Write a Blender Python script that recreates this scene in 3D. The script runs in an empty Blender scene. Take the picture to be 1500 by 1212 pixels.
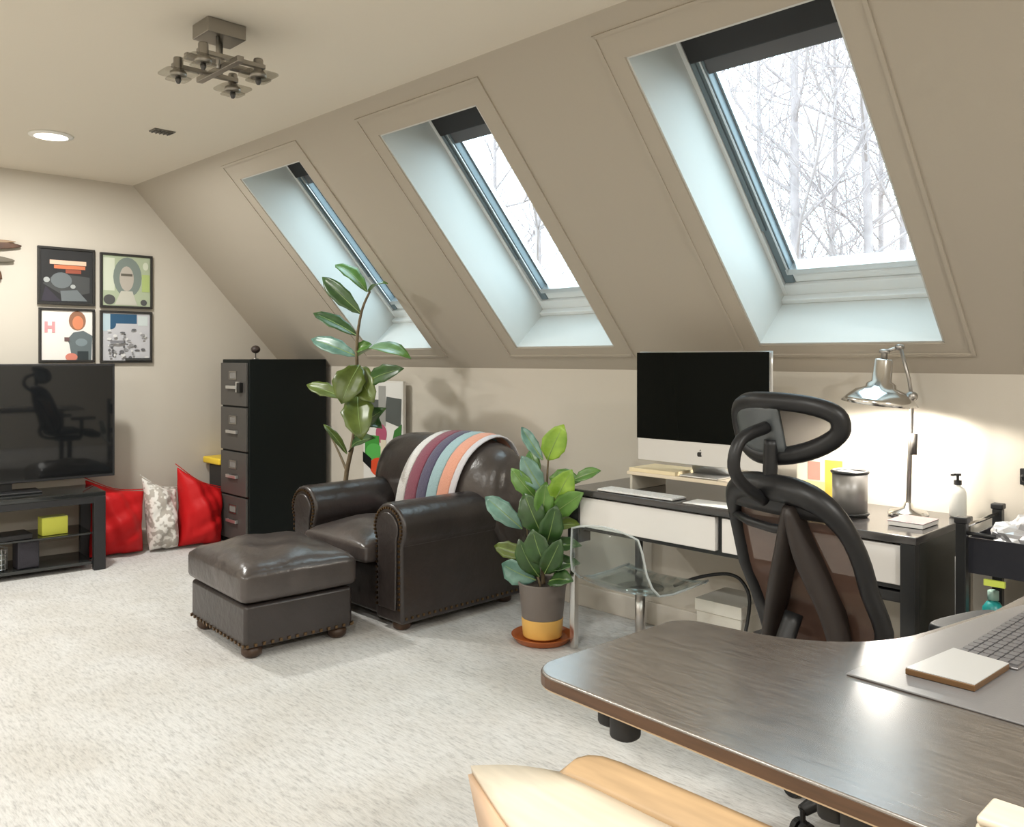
import bpy, bmesh, math, random
from mathutils import Vector, Matrix, Euler
PI = math.pi
R = random.Random(7)
SC = bpy.context.scene
COL = SC.collection

# ---------------------------------------------------------------- camera
cam_d = bpy.data.cameras.new('camera'); cam = bpy.data.objects.new('camera', cam_d); COL.objects.link(cam)
cam.location = (0, 0, 1.35); cam.rotation_euler = (PI/2, 0, math.radians(45.6))
cam_d.sensor_fit = 'HORIZONTAL'; cam_d.sensor_width = 36; cam_d.lens = 36*1255/1500
cam_d.shift_y = -81/1500; cam_d.clip_start = .02; cam_d.clip_end = 300
SC.camera = cam
# ---------------------------------------------------------------- view, world, light
SC.view_settings.view_transform = 'Standard'; SC.view_settings.look = 'None'
SC.view_settings.exposure = 0.14; SC.view_settings.gamma = 1.0; SC.view_settings.use_curve_mapping = False
SC.cycles.max_bounces = 10; SC.cycles.diffuse_bounces = 6; SC.cycles.transparent_max_bounces = 16
SC.cycles.use_denoising = True; SC.cycles.sample_clamp_indirect = 6; SC.cycles.caustics_reflective = False; SC.cycles.caustics_refractive = False
W = bpy.data.worlds.new('overcast'); SC.world = W; W.use_nodes = True
bg = W.node_tree.nodes['Background']; bg.inputs[0].default_value = (0.72, 0.92, 1.0, 1); bg.inputs[1].default_value = 5.0

def lamp(name, kind, loc, power, color, size=.15, rot=(0, 0, 0)):
    d = bpy.data.lights.new(name, kind); d.energy = power; d.color = color
    if kind == 'AREA': d.shape = 'DISK'; d.size = size
    else: d.shadow_soft_size = size
    o = bpy.data.objects.new(name, d); o.location = loc; o.rotation_euler = rot; COL.objects.link(o); return o
WARM = (1.0, 0.995, 0.945)
CANS = [(-5.19, 1.50), (-5.19, -1.3), (-2.6, -1.3), (-0.9, .1), (1.2, 1.4), (1.2, -1.3), (-3.4, -.9)]
POW = [40, 34, 28, 34, 58, 34, 26]
for (x, y), p in zip(CANS, POW): lamp('downlight_glow', 'AREA', (x, y, 2.572), p, WARM, .17)

# ---------------------------------------------------------------- materials
MATS = {}
def mat(name, color, rough=.5, metal=0, spec=.5, bump=0, bscale=60, var=0, vscale=8, stretch=(1, 1, 1), coat=0, detail=3, emit=None, estr=0, trans=0, sheen=0, var2=None):
    if name in MATS: return MATS[name]
    m = bpy.data.materials.new(name); m.use_nodes = True; nt = m.node_tree; b = nt.nodes['Principled BSDF']
    b.inputs['Base Color'].default_value = (*color, 1); b.inputs['Roughness'].default_value = rough
    b.inputs['Metallic'].default_value = metal; b.inputs['Specular IOR Level'].default_value = spec
    b.inputs['Coat Weight'].default_value = coat
    b.inputs['Sheen Weight'].default_value = sheen
    if trans: b.inputs['Transmission Weight'].default_value = trans
    if emit: b.inputs['Emission Color'].default_value = (*emit, 1); b.inputs['Emission Strength'].default_value = estr
    tc = mp = None
    if bump or var:
        tc = nt.nodes.new('ShaderNodeTexCoord'); mp = nt.nodes.new('ShaderNodeMapping'); mp.inputs['Scale'].default_value = stretch
        nt.links.new(tc.outputs['Object'], mp.inputs['Vector'])
    if var:
        n = nt.nodes.new('ShaderNodeTexNoise'); n.inputs['Scale'].default_value = vscale; n.inputs['Detail'].default_value = detail
        nt.links.new(mp.outputs[0], n.inputs['Vector'])
        r = nt.nodes.new('ShaderNodeValToRGB'); r.color_ramp.elements[0].position = .3; r.color_ramp.elements[1].position = .7
        c2 = var2 or tuple(min(1, c*(1+var)) for c in color)
        r.color_ramp.elements[0].color = (*[c*(1-var) for c in color], 1); r.color_ramp.elements[1].color = (*c2, 1)
        nt.links.new(n.outputs['Fac'], r.inputs[0]); nt.links.new(r.outputs[0], b.inputs['Base Color'])
    if bump:
        n = nt.nodes.new('ShaderNodeTexNoise'); n.inputs['Scale'].default_value = bscale; n.inputs['Detail'].default_value = 4
        nt.links.new(mp.outputs[0], n.inputs['Vector'])
        bn = nt.nodes.new('ShaderNodeBump'); bn.inputs['Strength'].default_value = bump; bn.inputs['Distance'].default_value = .01
        nt.links.new(n.outputs['Fac'], bn.inputs['Height']); nt.links.new(bn.outputs[0], b.inputs['Normal'])
    MATS[name] = m; return m
def thin_mix(name, color, alpha, rough=.5, spec=.5):
    """see-through stuff (mesh cloth, clear acrylic): part of the light passes straight through"""
    m = bpy.data.materials.new(name); m.use_nodes = True; nt = m.node_tree; b = nt.nodes['Principled BSDF']
    b.inputs['Base Color'].default_value = (*color, 1); b.inputs['Roughness'].default_value = rough; b.inputs['Specular IOR Level'].default_value = spec
    t = nt.nodes.new('ShaderNodeBsdfTransparent'); mx = nt.nodes.new('ShaderNodeMixShader'); mx.inputs[0].default_value = alpha
    nt.links.new(t.outputs[0], mx.inputs[1]); nt.links.new(b.outputs[0], mx.inputs[2]); nt.links.new(mx.outputs[0], nt.nodes['Material Output'].inputs[0])
    MATS[name] = m; return m
def glassy(name, tint, edge=1.0):
    """thin clear sheet: straight-through light plus a mirror share that grows towards grazing (Schlick)"""
    m = bpy.data.materials.new(name); m.use_nodes = True; nt = m.node_tree; nt.nodes.clear(); L = nt.links.new
    out = nt.nodes.new('ShaderNodeOutputMaterial'); t = nt.nodes.new('ShaderNodeBsdfTransparent'); g = nt.nodes.new('ShaderNodeBsdfGlossy'); mx = nt.nodes.new('ShaderNodeMixShader')
    geo = nt.nodes.new('ShaderNodeNewGeometry'); dp = nt.nodes.new('ShaderNodeVectorMath'); dp.operation = 'DOT_PRODUCT'
    L(geo.outputs['Normal'], dp.inputs[0]); L(geo.outputs['Incoming'], dp.inputs[1])
    def mth(op, x, y):
        n = nt.nodes.new('ShaderNodeMath'); n.operation = op
        for k, v in enumerate((x, y)):
            if v is None: continue
            if isinstance(v, (int, float)): n.inputs[k].default_value = v
            else: L(v, n.inputs[k])
        return n.outputs[0]
    f = mth('ADD', mth('MULTIPLY', mth('POWER', mth('SUBTRACT', 1.0, mth('ABSOLUTE', dp.outputs['Value'], None)), 5.0), .9*edge), .035)
    t.inputs[0].default_value = (*tint, 1); g.inputs[0].default_value = (1, 1, 1, 1); g.inputs[1].default_value = .03
    L(f, mx.inputs[0]); L(t.outputs[0], mx.inputs[1]); L(g.outputs[0], mx.inputs[2]); L(mx.outputs[0], out.inputs[0])
    MATS[name] = m; return m

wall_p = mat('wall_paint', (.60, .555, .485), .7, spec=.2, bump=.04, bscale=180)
slope_shaded_p = mat('slope_paint_shaded', (.455, .41, .345), .7, spec=.2, bump=.04, bscale=180)  # darker than the walls: the slope's weaker bounce light is put into its colour
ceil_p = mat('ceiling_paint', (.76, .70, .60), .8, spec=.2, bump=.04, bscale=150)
trim_p = mat('trim_paint', (.60, .53, .435), .5, spec=.3)
white_p = mat('white_paint', (.61, .62, .60), .5, spec=.3)
base_p = mat('baseboard_paint', (.66, .61, .54), .45)
black_plastic = mat('black_plastic', (.018, .018, .02), .42)
black_soft = mat('black_rubber', (.012, .012, .013), .6)
black_metal = mat('black_metal', (.02, .021, .022), .35, metal=.2)
chrome = mat('chrome', (.78, .77, .75), .16, metal=1)
steel = mat('brushed_steel', (.42, .40, .38), .35, metal=1)
alu = mat('aluminium', (.72, .72, .72), .32, metal=.9)
clear = glassy('window_glass', (.97, .99, 1.0), .6)
acrylic = glassy('clear_acrylic', (.86, .90, .90), .8)

# ---------------------------------------------------------------- mesh helpers
def nb(): return bmesh.new()
def box(bm, c, s, rot=None):
    m = Matrix.Translation(c)
    if rot is not None: m = m @ (Euler(rot).to_matrix().to_4x4() if not isinstance(rot, Matrix) else rot)
    bmesh.ops.create_cube(bm, size=1, matrix=m @ Matrix.Diagonal((*s, 1))); return bm
def bx(bm, x0, x1, y0, y1, z0, z1): return box(bm, ((x0+x1)/2, (y0+y1)/2, (z0+z1)/2), (abs(x1-x0), abs(y1-y0), abs(z1-z0)))
def frames(pts):
    pts = [Vector(p) for p in pts]; out = []; up = None
    for i, p in enumerate(pts):
        t = (pts[min(i+1, len(pts)-1)] - pts[max(i-1, 0)]).normalized()
        if up is None: up = Vector((0, 0, 1)) if abs(t.z) < .9 else Vector((1, 0, 0))
        s = t.cross(up)
        if s.length < 1e-4: s = t.orthogonal()
        s.normalize(); up = s.cross(t).normalized(); out.append((p, s, up))
    return out
def tube(bm, pts, r, n=8, closed=False, flat=1.0):
    fr = frames(pts); rings = []
    for i, (p, s, u) in enumerate(fr):
        rr = r[i] if isinstance(r, (list, tuple)) else r
        rings.append([bm.verts.new(p + s*math.cos(2*PI*k/n)*rr + u*math.sin(2*PI*k/n)*rr*flat) for k in range(n)])
    m = len(rings)
    for i in range(m if closed else m-1):
        a, b = rings[i], rings[(i+1) % m]
        for k in range(n): bm.faces.new((a[k], a[(k+1) % n], b[(k+1) % n], b[k]))
    if not closed:
        bm.faces.new(rings[0][::-1]); bm.faces.new(rings[-1])
    return bm
def closed_tube(bm, pts, r, n=8, nrm=(0, 1, 0), flat=1.0):
    """ring tube round a nearly planar loop; nrm is the loop's normal, flat scales along it"""
    pts = [Vector(p) for p in pts]; m = len(pts); N = Vector(nrm).normalized(); rings = []
    for i, p in enumerate(pts):
        t = (pts[(i+1) % m]-pts[i-1]).normalized(); s = t.cross(N).normalized(); u = s.cross(t).normalized()
        rr = r[i] if isinstance(r, (list, tuple)) else r
        rings.append([bm.verts.new(p + s*math.cos(2*PI*k/n)*rr + u*math.sin(2*PI*k/n)*rr*flat) for k in range(n)])
    for i in range(m):
        a, b = rings[i], rings[(i+1) % m]
        for k in range(n): bm.faces.new((a[k], a[(k+1) % n], b[(k+1) % n], b[k]))
    return bm
def smooth_path(pts, k=4):
    P = [Vector(p) for p in pts]; out = []
    for i in range(len(P)-1):
        p0, p1, p2, p3 = P[max(i-1, 0)], P[i], P[i+1], P[min(i+2, len(P)-1)]
        for j in range(k):
            t = j/k
            out.append(.5*((2*p1)+(p2-p0)*t+(2*p0-5*p1+4*p2-p3)*t*t+(3*p1-p0-3*p2+p3)*t**3))
    out.append(P[-1]); return out
def lathe(bm, prof, n=24, c=(0, 0, 0), rot=None, cap=True):
    c = Vector(c); Mr = Euler(rot).to_matrix() if rot else Matrix.Identity(3); rings = []
    for r, z in prof: rings.append([bm.verts.new(c + Mr @ Vector((r*math.cos(2*PI*k/n), r*math.sin(2*PI*k/n), z))) for k in range(n)])
    for a, b in zip(rings, rings[1:]):
        for k in range(n): bm.faces.new((a[k], a[(k+1) % n], b[(k+1) % n], b[k]))
    if cap:
        bm.faces.new(rings[0][::-1]); bm.faces.new(rings[-1])
    return bm
def cyl(bm, p0, p1, r, n=16, r2=None):
    return tube(bm, [p0, p1], [r, r if r2 is None else r2], n)
def prism(bm, poly, a, b, axis='z'):
    f = {'z': lambda u, v, w: (u, v, w), 'y': lambda u, v, w: (u, w, v), 'x': lambda u, v, w: (w, u, v)}[axis]
    A = [bm.verts.new(f(u, v, a)) for u, v in poly]; B = [bm.verts.new(f(u, v, b)) for u, v in poly]; n = len(poly)
    bm.faces.new(A[::-1]); bm.faces.new(B)
    for k in range(n): bm.faces.new((A[k], A[(k+1) % n], B[(k+1) % n], B[k]))
    return bm
def ell(cx, cy, rx, ry, n=20, a0=0, a1=2*PI, p=2.0):
    out = []
    for k in range(n):
        a = a0+(a1-a0)*k/(n if abs(a1-a0-2*PI) < 1e-6 else n-1); c, s = math.cos(a), math.sin(a)
        out.append((cx+rx*math.copysign(abs(c)**(2/p), c), cy+ry*math.copysign(abs(s)**(2/p), s)))
    return out
def root_m(o):
    while o.parent: o = o.parent
    return o.matrix_basis.copy()
def ob(name, bm, m, parent=None, bev=0, seg=2, smooth=False, world=True, sub=0, solid=0, kind=None, label=None):
    """links bm as one mesh object. world=True: bm is in world space; else in the thing's own space"""
    bmesh.ops.recalc_face_normals(bm, faces=bm.faces[:])
    loc = None
    if parent is not None:
        if world: bm.transform(root_m(parent).inverted())
    elif world:
        xs = [v.co for v in bm.verts]
        loc = Vector(((min(v.x for v in xs)+max(v.x for v in xs))/2, (min(v.y for v in xs)+max(v.y for v in xs))/2, min(v.z for v in xs)))
        bm.transform(Matrix.Translation(-loc))
    me = bpy.data.meshes.new(name); bm.to_mesh(me); bm.free()
    if smooth:
        for p in me.polygons: p.use_smooth = True
    for mm in (m if isinstance(m, (list, tuple)) else [m]): me.materials.append(mm)
    o = bpy.data.objects.new(name, me); COL.objects.link(o)
    if loc is not None: o.location = loc
    if parent is not None: o.parent = parent
    if bev:
        b = o.modifiers.new('bevel', 'BEVEL'); b.width = bev; b.segments = seg; b.limit_method = 'ANGLE'; b.angle_limit = math.radians(35)
        if seg > 1:
            for p in me.polygons: p.use_smooth = True
            w = o.modifiers.new('wn', 'WEIGHTED_NORMAL'); w.keep_sharp = False
    if solid:
        s = o.modifiers.new('thick', 'SOLIDIFY'); s.thickness = solid; s.offset = 0
    if sub:
        s = o.modifiers.new('sub', 'SUBSURF'); s.levels = sub; s.render_levels = sub
    if kind: o['kind'] = kind
    if label: o['label'] = label
    return o
def thing(name, label, cat, loc, rz=0, group=None):
    o = bpy.data.objects.new(name, None); COL.objects.link(o); o.empty_display_size = .1
    o.location = loc; o.rotation_euler = (0, 0, rz); o['label'] = label; o['category'] = cat
    if group: o['group'] = group
    return o
def tag(o, label, cat, group=None):
    o['label'] = label; o['category'] = cat
    if group: o['group'] = group
    return o
def copy_child(o, parent, loc):
    c = o.copy(); COL.objects.link(c); c.parent = parent; c.location = loc; return c

# ---------------------------------------------------------------- room shell
XL, XR, YB, YF, HC = -6.30, 2.4, 3.55, -2.6, 2.59
KZ = 1.29; ANG = math.atan2(1.30, 1.19)
UP = Vector((0, -math.cos(ANG), math.sin(ANG))); NO = Vector((0, math.sin(ANG), math.cos(ANG))); P0 = Vector((0, YB, KZ))
def SP(x, s, o): return P0 + Vector((x, 0, 0)) + UP*s + NO*o
SM = Matrix(((1, 0, 0, 0), (0, UP.y, NO.y, YB), (0, UP.z, NO.z, KZ), (0, 0, 0, 1)))   # (x, s, offset) -> world
def sbox(bm, x0, x1, s0, s1, o0, o1): 
    b2 = nb(); bx(b2, x0, x1, s0, s1, o0, o1); b2.transform(SM)
    me = bpy.data.meshes.new('t'); b2.to_mesh(me); b2.free(); bm.from_mesh(me); bpy.data.meshes.remove(me); return bm
# carpet: pale grey with streaks along the room
def carpet():
    m = bpy.data.materials.new('carpet'); m.use_nodes = True; nt = m.node_tree; b = nt.nodes['Principled BSDF']; L = nt.links.new
    tc = nt.nodes.new('ShaderNodeTexCoord')
    def noise(sc, scale, det, rough=.6):
        mp = nt.nodes.new('ShaderNodeMapping'); mp.inputs['Scale'].default_value = sc; L(tc.outputs['Object'], mp.inputs[0])
        n = nt.nodes.new('ShaderNodeTexNoise'); n.inputs['Scale'].default_value = scale; n.inputs['Detail'].default_value = det; n.inputs['Roughness'].default_value = rough
        L(mp.outputs[0], n.inputs['Vector']); return n
    a = noise((.2, 1, 1), 125, 3, .62); c = noise((1, 1, 1), 2.2, 2)
    r1 = nt.nodes.new('ShaderNodeValToRGB'); e = r1.color_ramp.elements
    e[0].position = .28; e[0].color = (.42, .41, .405, 1); e[1].position = .62; e[1].color = (.66, .65, .64, 1)
    k = r1.color_ramp.elements.new(.46); k.color = (.59, .58, .57, 1)
    L(a.outputs['Fac'], r1.inputs[0])
    r2 = nt.nodes.new('ShaderNodeValToRGB'); r2.color_ramp.elements[0].position = .35; r2.color_ramp.elements[0].color = (.90, .88, .85, 1); r2.color_ramp.elements[1].position = .65; r2.color_ramp.elements[1].color = (1, 1, 1, 1)
    L(c.outputs['Fac'], r2.inputs[0])
    mx = nt.nodes.new('ShaderNodeMix'); mx.data_type = 'RGBA'; mx.blend_type = 'MULTIPLY'; mx.inputs[0].default_value = 1
    L(r1.outputs[0], mx.inputs[6]); L(r2.outputs[0], mx.inputs[7]); L(mx.outputs[2], b.inputs['Base Color'])
    b.inputs['Roughness'].default_value = .95; b.inputs['Specular IOR Level'].default_value = .1; b.inputs['Sheen Weight'].default_value = .15
    bn = nt.nodes.new('ShaderNodeBump'); bn.inputs['Strength'].default_value = .5; bn.inputs['Distance'].default_value = .008
    L(a.outputs['Fac'], bn.inputs['Height']); L(bn.outputs[0], b.inputs['Normal']); return m
def struct(name, bm, m, **k): return ob(name, bm, m, kind='structure', **k)
struct('floor', bx(nb(), XL-.1, XR+.1, YF-.1, YB+.1, -.1, 0), carpet())
YT = YB - 1.19
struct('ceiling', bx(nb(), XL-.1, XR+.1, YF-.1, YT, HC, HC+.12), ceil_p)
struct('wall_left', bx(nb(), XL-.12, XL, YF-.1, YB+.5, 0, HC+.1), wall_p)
struct('wall_right', bx(nb(), XR, XR+.12, YF-.1, YB+.5, 0, HC+.1), wall_p)
struct('wall_front', bx(nb(), XL, XR, YF-.12, YF, 0, HC+.1), wall_p)
struct('wall_back', bx(nb(), XL, XR, YB, YB+.12, 0, KZ+.05), wall_p)
SKY = [(-4.92, -4.235), (-3.475, -2.765), (-1.946, -1.172)]
S0, S1, ST, OD = .162, 1.572, 1.765, .32
bm = nb(); xs = [XL-.02] + [v for p in SKY for v in p] + [XR+.02]
for i in range(0, len(xs), 2): sbox(bm, xs[i], xs[i+1], 0, ST, 0, OD)
for a, b in SKY: sbox(bm, a, b, 0, S0, 0, OD); sbox(bm, a, b, S1, ST, 0, OD)
struct('wall_sloped', bm, slope_shaded_p)
roof_m = mat('roof_felt', (.08, .08, .085), .9)
bm = nb()
for i in range(0, len(xs), 2): sbox(bm, xs[i], xs[i+1], -.6, ST+.6, OD+.002, OD+.06)
for a, b in SKY: sbox(bm, a, b, -.6, S0, OD+.002, OD+.06); sbox(bm, a, b, S1, ST+.6, OD+.002, OD+.06)
struct('trim_4', bm, roof_m)
struct('baseboard_back', bx(nb(), XL, XR, YB-.016, YB, 0, .115), base_p, bev=.004)
struct('baseboard_left', bx(nb(), XL, XL+.016, YF, YB-.016, 0, .115), base_p, bev=.004)
struct('ground', bx(nb(), -60, 40, 4, 80, -3.4, -3.3), mat('leaf_litter', (.30, .25, .19), .95, var=.3, vscale=.6))
# casing moulding round each skylight well
for i, (a, b) in enumerate(SKY):
    bm = nb(); w = .088
    for x0, x1, s0, s1 in ((a-w-.010, a-w+.004, S0-.066, S1+.114), (b+w-.004, b+w+.010, S0-.066, S1+.114), (a-w, b+w, S0-.066, S0-.052), (a-w, b+w, S1+.1, S1+.114)): sbox(bm, x0, x1, s0, s1, -.008, .0)
    for x0, x1, s0, s1 in ((a-w, a-.003, S0-.054, S1+.102), (b+.003, b+w, S0-.054, S1+.102), (a-.003, b+.003, S0-.054, S0-.003), (a-.003, b+.003, S1+.003, S1+.102)): sbox(bm, x0, x1, s0, s1, -.003, .0)
    struct('trim_%d' % (i+1), bm, slope_shaded_p)
# skylights
slate = mat('sash_slate', (.16, .205, .23), .3)
frame_w = mat('window_frame_white', (.78, .80, .80), .4)
blind_m = mat('blind_cloth', (.022, .022, .023), .7); bar_m = mat('blind_bar', (.11, .11, .115), .5)
def ring(bm, a, b, s0, s1, wl, wb, wt, o0, o1):
    sbox(bm, a, a+wl, s0, s1, o0, o1); sbox(bm, b-wl, b, s0, s1, o0, o1); sbox(bm, a+wl, b-wl, s0, s0+wb, o0, o1); sbox(bm, a+wl, b-wl, s1-wt, s1, o0, o1); return bm
for i, (a, b) in enumerate(SKY):
    w = bpy.data.objects.new('window_%d' % (i+1), None); COL.objects.link(w); w.location = SP((a+b)/2, S0, 0); w['kind'] = 'structure'
    bm = nb(); e = .007
    sbox(bm, a, a+e, S0, S1, .002, OD); sbox(bm, b-e, b, S0, S1, .002, OD); sbox(bm, a, b, S0, S0+e, .002, OD); sbox(bm, a, b, S1-e, S1, .002, OD)
    ob('reveal', bm, white_p, w)
    ob('window_frame', ring(nb(), a, b, S0, S1, .026, .085, .02, OD-.012, OD+.06), frame_w, w, bev=.004)
    ob('ledge', sbox(nb(), a+.007, b-.007, S0+.007, S0+.03, OD-.05, OD-.012), frame_w, w, bev=.003)
    sa, sb, t0, t1 = a+.028, b-.028, S0+.087, S1-.022
    bm = nb(); sbox(bm, sa, sa+.05, t0, t1, OD, OD+.075); sbox(bm, sb-.05, sb, t0, t1, OD, OD+.075); sbox(bm, sa+.05, sb-.05, t1-.05, t1, OD, OD+.075)
    ob('sash', bm, slate, w, bev=.006)
    ob('sash_rail', sbox(nb(), sa+.05, sb-.05, t0, t0+.065, OD+.004, OD+.075), frame_w, w, bev=.006)  # bottom rail pale, not slate: the sky's reflection is put into the colour
    bm = nb(); sbox(bm, sa+.05, sa+.060, t0+.065, t1-.05, OD+.045, OD+.074); sbox(bm, sa+.036, sa+.044, t0+.065, t1-.05, OD-.004, OD+.002); sbox(bm, sb-.060, sb-.05, t0+.065, t1-.05, OD+.045, OD+.074); sbox(bm, sa+.03, sb-.03, t0+.05, t0+.078, OD-.004, OD+.07)
    ob('glazing_bead', bm, alu, w)
    ob('pane', sbox(nb(), sa+.045, sb-.045, t0+.055, t1-.04, OD+.076, OD+.080), clear, w)
    bm = nb(); sbox(bm, sa+.004, sb-.004, 1.365, t1, OD-.02, OD+.02)
    bl = ob('blind', bm, blind_m, w, bev=.008)
    ob('blind_bar', sbox(nb(), sa+.03, sb-.03, 1.295, 1.366, OD+.01, OD+.035), bar_m, bl, bev=.006)
    bm = nb(); sbox(bm, sa, sa+.02, t0+.3, t1, OD-.008, OD+.0); sbox(bm, sb-.02, sb, t0+.3, t1, OD-.008, OD+.0)
    ob('blind_rail', bm, slate, w)

# ---------------------------------------------------------------- trees outside
bark = mat('bark', (.34, .27, .265), .9, var=.15, vscale=5)
def tree(x, y, h, lean, seed, label, forks):
    r = random.Random(seed); t = thing('bare_tree', label, 'tree', (x, y, -3.3), 0, None)
    base = Vector((x, y, -3.3)); pts = [base + Vector((lean*h*k/6 + r.uniform(-.05, .05), r.uniform(-.05, .05), h*k/6)) for k in range(7)]
    r0 = .13; bm = nb(); tube(bm, smooth_path(pts, 2), [r0*(1-.85*k/12) for k in range(13)], 7)
    ob('trunk', bm, bark, t, smooth=True)
    bm = nb()
    def branch(p, d, L, rad, lev):
        q = [p]; n = 4; dd = d.copy()
        for k in range(n):
            dd = (dd + Vector((r.uniform(-.25, .25), r.uniform(-.25, .25), r.uniform(-.05, .25)))).normalized(); q.append(q[-1] + dd*L/n)
        tube(bm, q, [rad*(1-.75*k/n) for k in range(n+1)], 4 if lev else 5)
        if lev < 2:
            for k in range(8 if lev == 0 else 6):
                i = r.randint(1, n); nd = (dd*.6 + Vector((r.uniform(-1, 1), r.uniform(-1, 1), r.uniform(-.2, .9)))).normalized()
                branch(q[i], nd, L*r.uniform(.4, .65), rad*.5, lev+1)
    for k in range(forks):
        f = .35+.62*k/forks; i = int(f*6); p = pts[i].lerp(pts[min(i+1, 6)], f*6-i); a = r.uniform(0, 2*PI)
        branch(p, Vector((math.cos(a), math.sin(a), r.uniform(.3, 1.1))).normalized(), h*r.uniform(.16, .30)*(1.2-f*.4), .038*(1.15-f*.6), 0)
    ob('branches', bm, bark, t)
places = [(-6.70, 13.0, 14.5, -.004, 2), (-5.97, 14.0, 13.5, .0, 1), (-6.12, 16.0, 12, .0, 3), (-10.2, 18, 14, .0, 4), (-8.97, 19, 13, .01, 5), (-13.6, 14.2, 14, -.01, 6), (-16.5, 15.5, 13, .01, 7), (-18.5, 12.8, 13, .0, 8), (-9.02, 22, 14, .0, 10)]
tl = ['pale bare tree with the thickest trunk, left of centre in the nearest skylight', 'bare tree with the second thickest trunk, right of the thickest in the nearest skylight', 'bare tree close to the right edge of the nearest skylight',
      'slim bare tree close to the left edge of the nearest skylight', 'slim bare tree set back between the two thick trunks of the nearest skylight', 'bare tree seen through the middle skylight', 'bare tree at the left side of the middle skylight',
      'bare tree out beyond the farthest skylight', 'most distant slim bare tree behind the second thickest trunk']
for (x, y, h, l, s), lb in zip(places, tl): tree(x, y, h, l, s, lb, 16)
FIG_TALL=[
((-4.286,2.980,1.748),(-4.557,2.930,1.929),0.098,1,0.60),
((-4.350,2.980,1.619),(-4.625,2.880,1.854),0.112,0,0.75),
((-4.394,2.980,1.487),(-4.695,2.860,1.632),0.092,0,0.50),
((-4.401,2.980,1.363),(-4.720,2.860,1.470),0.108,3,0.70),
((-4.386,2.980,1.362),(-3.794,2.930,1.346),0.091,1,0.50),
((-4.321,2.950,1.309),(-4.320,2.820,1.080),0.222,2,1.00),
((-4.342,2.950,1.144),(-4.139,2.840,0.877),0.214,2,1.00),
((-4.272,2.980,1.207),(-3.923,2.980,1.292),0.106,0,0.70),
((-4.505,2.960,1.106),(-4.743,2.840,1.183),0.101,2,0.80),
((-4.505,2.980,0.758),(-4.610,2.880,0.940),0.051,2,0.30),
((-4.416,2.980,0.870),(-4.120,3.000,1.057),0.125,0,0.80),
((-4.272,2.980,1.747),(-4.079,2.980,1.784),0.057,1,0.40),
((-4.475,2.980,0.773),(-4.131,2.930,0.884),0.084,0,0.60),
((-4.416,3.000,1.287),(-4.145,2.930,1.090),0.184,2,0.90),
((-4.430,3.000,0.993),(-4.161,3.000,0.934),0.101,0,0.60),
((-4.416,2.980,1.392),(-4.322,3.040,1.433),0.075,1,0.60),
]
FIG_SHORT=[
((-2.792,2.970,0.866),(-2.687,2.970,1.041),0.136,4,1.00),
((-2.823,2.970,0.864),(-2.996,3.000,1.009),0.065,3,0.70),
((-2.627,2.970,0.786),(-2.489,3.000,0.840),0.063,1,0.60),
((-2.795,2.950,0.713),(-2.906,2.910,0.881),0.110,3,1.00),
((-2.839,2.940,0.683),(-2.935,2.870,0.823),0.098,1,1.00),
((-2.720,2.940,0.681),(-2.591,2.920,0.844),0.134,4,1.00),
((-2.941,2.950,0.520),(-3.141,2.890,0.660),0.113,3,0.90),
((-2.775,2.920,0.516),(-2.848,2.870,0.715),0.148,0,1.00),
((-2.746,2.950,0.612),(-2.531,2.930,0.744),0.109,1,0.90),
((-2.875,2.930,0.402),(-3.055,2.870,0.432),0.085,2,0.80),
((-2.839,2.940,0.292),(-3.002,2.870,0.354),0.130,3,0.90),
((-2.782,2.950,0.527),(-2.568,2.950,0.589),0.084,2,0.60),
((-2.782,2.950,0.436),(-2.560,2.950,0.497),0.077,0,0.50),
((-2.791,2.950,0.338),(-2.560,2.940,0.418),0.084,0,0.60),
((-2.725,2.890,0.385),(-2.755,2.830,0.563),0.145,0,1.00),
((-2.744,2.910,0.474),(-2.642,2.870,0.683),0.127,0,1.00),
((-2.807,2.930,0.316),(-2.864,2.850,0.497),0.116,0,1.00),
((-2.753,2.910,0.345),(-2.613,2.870,0.532),0.115,0,1.00),
((-2.775,2.920,0.596),(-2.744,2.910,0.774),0.109,1,1.00),
((-2.846,2.970,0.777),(-2.949,3.010,0.897),0.079,1,0.90),
((-2.732,2.920,0.309),(-2.557,2.890,0.347),0.095,0,0.70),
((-2.797,2.990,0.780),(-2.638,3.030,0.772),0.091,1,0.70),
]
STEM_TALL=[(-4.527,2.980,0.502),(-4.505,2.980,0.653),(-4.430,2.980,0.869),(-4.394,2.980,1.204),(-4.394,2.980,1.454),(-4.343,2.980,1.639),(-4.258,2.980,1.750)]
STEM_TALL_SIDE=[(-4.505,2.980,0.653),(-4.604,2.980,0.772),(-4.737,2.980,0.910)]
STEM_SHORT=[(-2.819,2.970,0.258),(-2.823,2.970,0.453),(-2.801,2.970,0.684),(-2.787,2.970,0.873)]
STEM_SHORT_SIDE=[(-2.798,2.930,0.269),(-2.871,2.930,0.451),(-2.898,2.930,0.578)]

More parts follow.
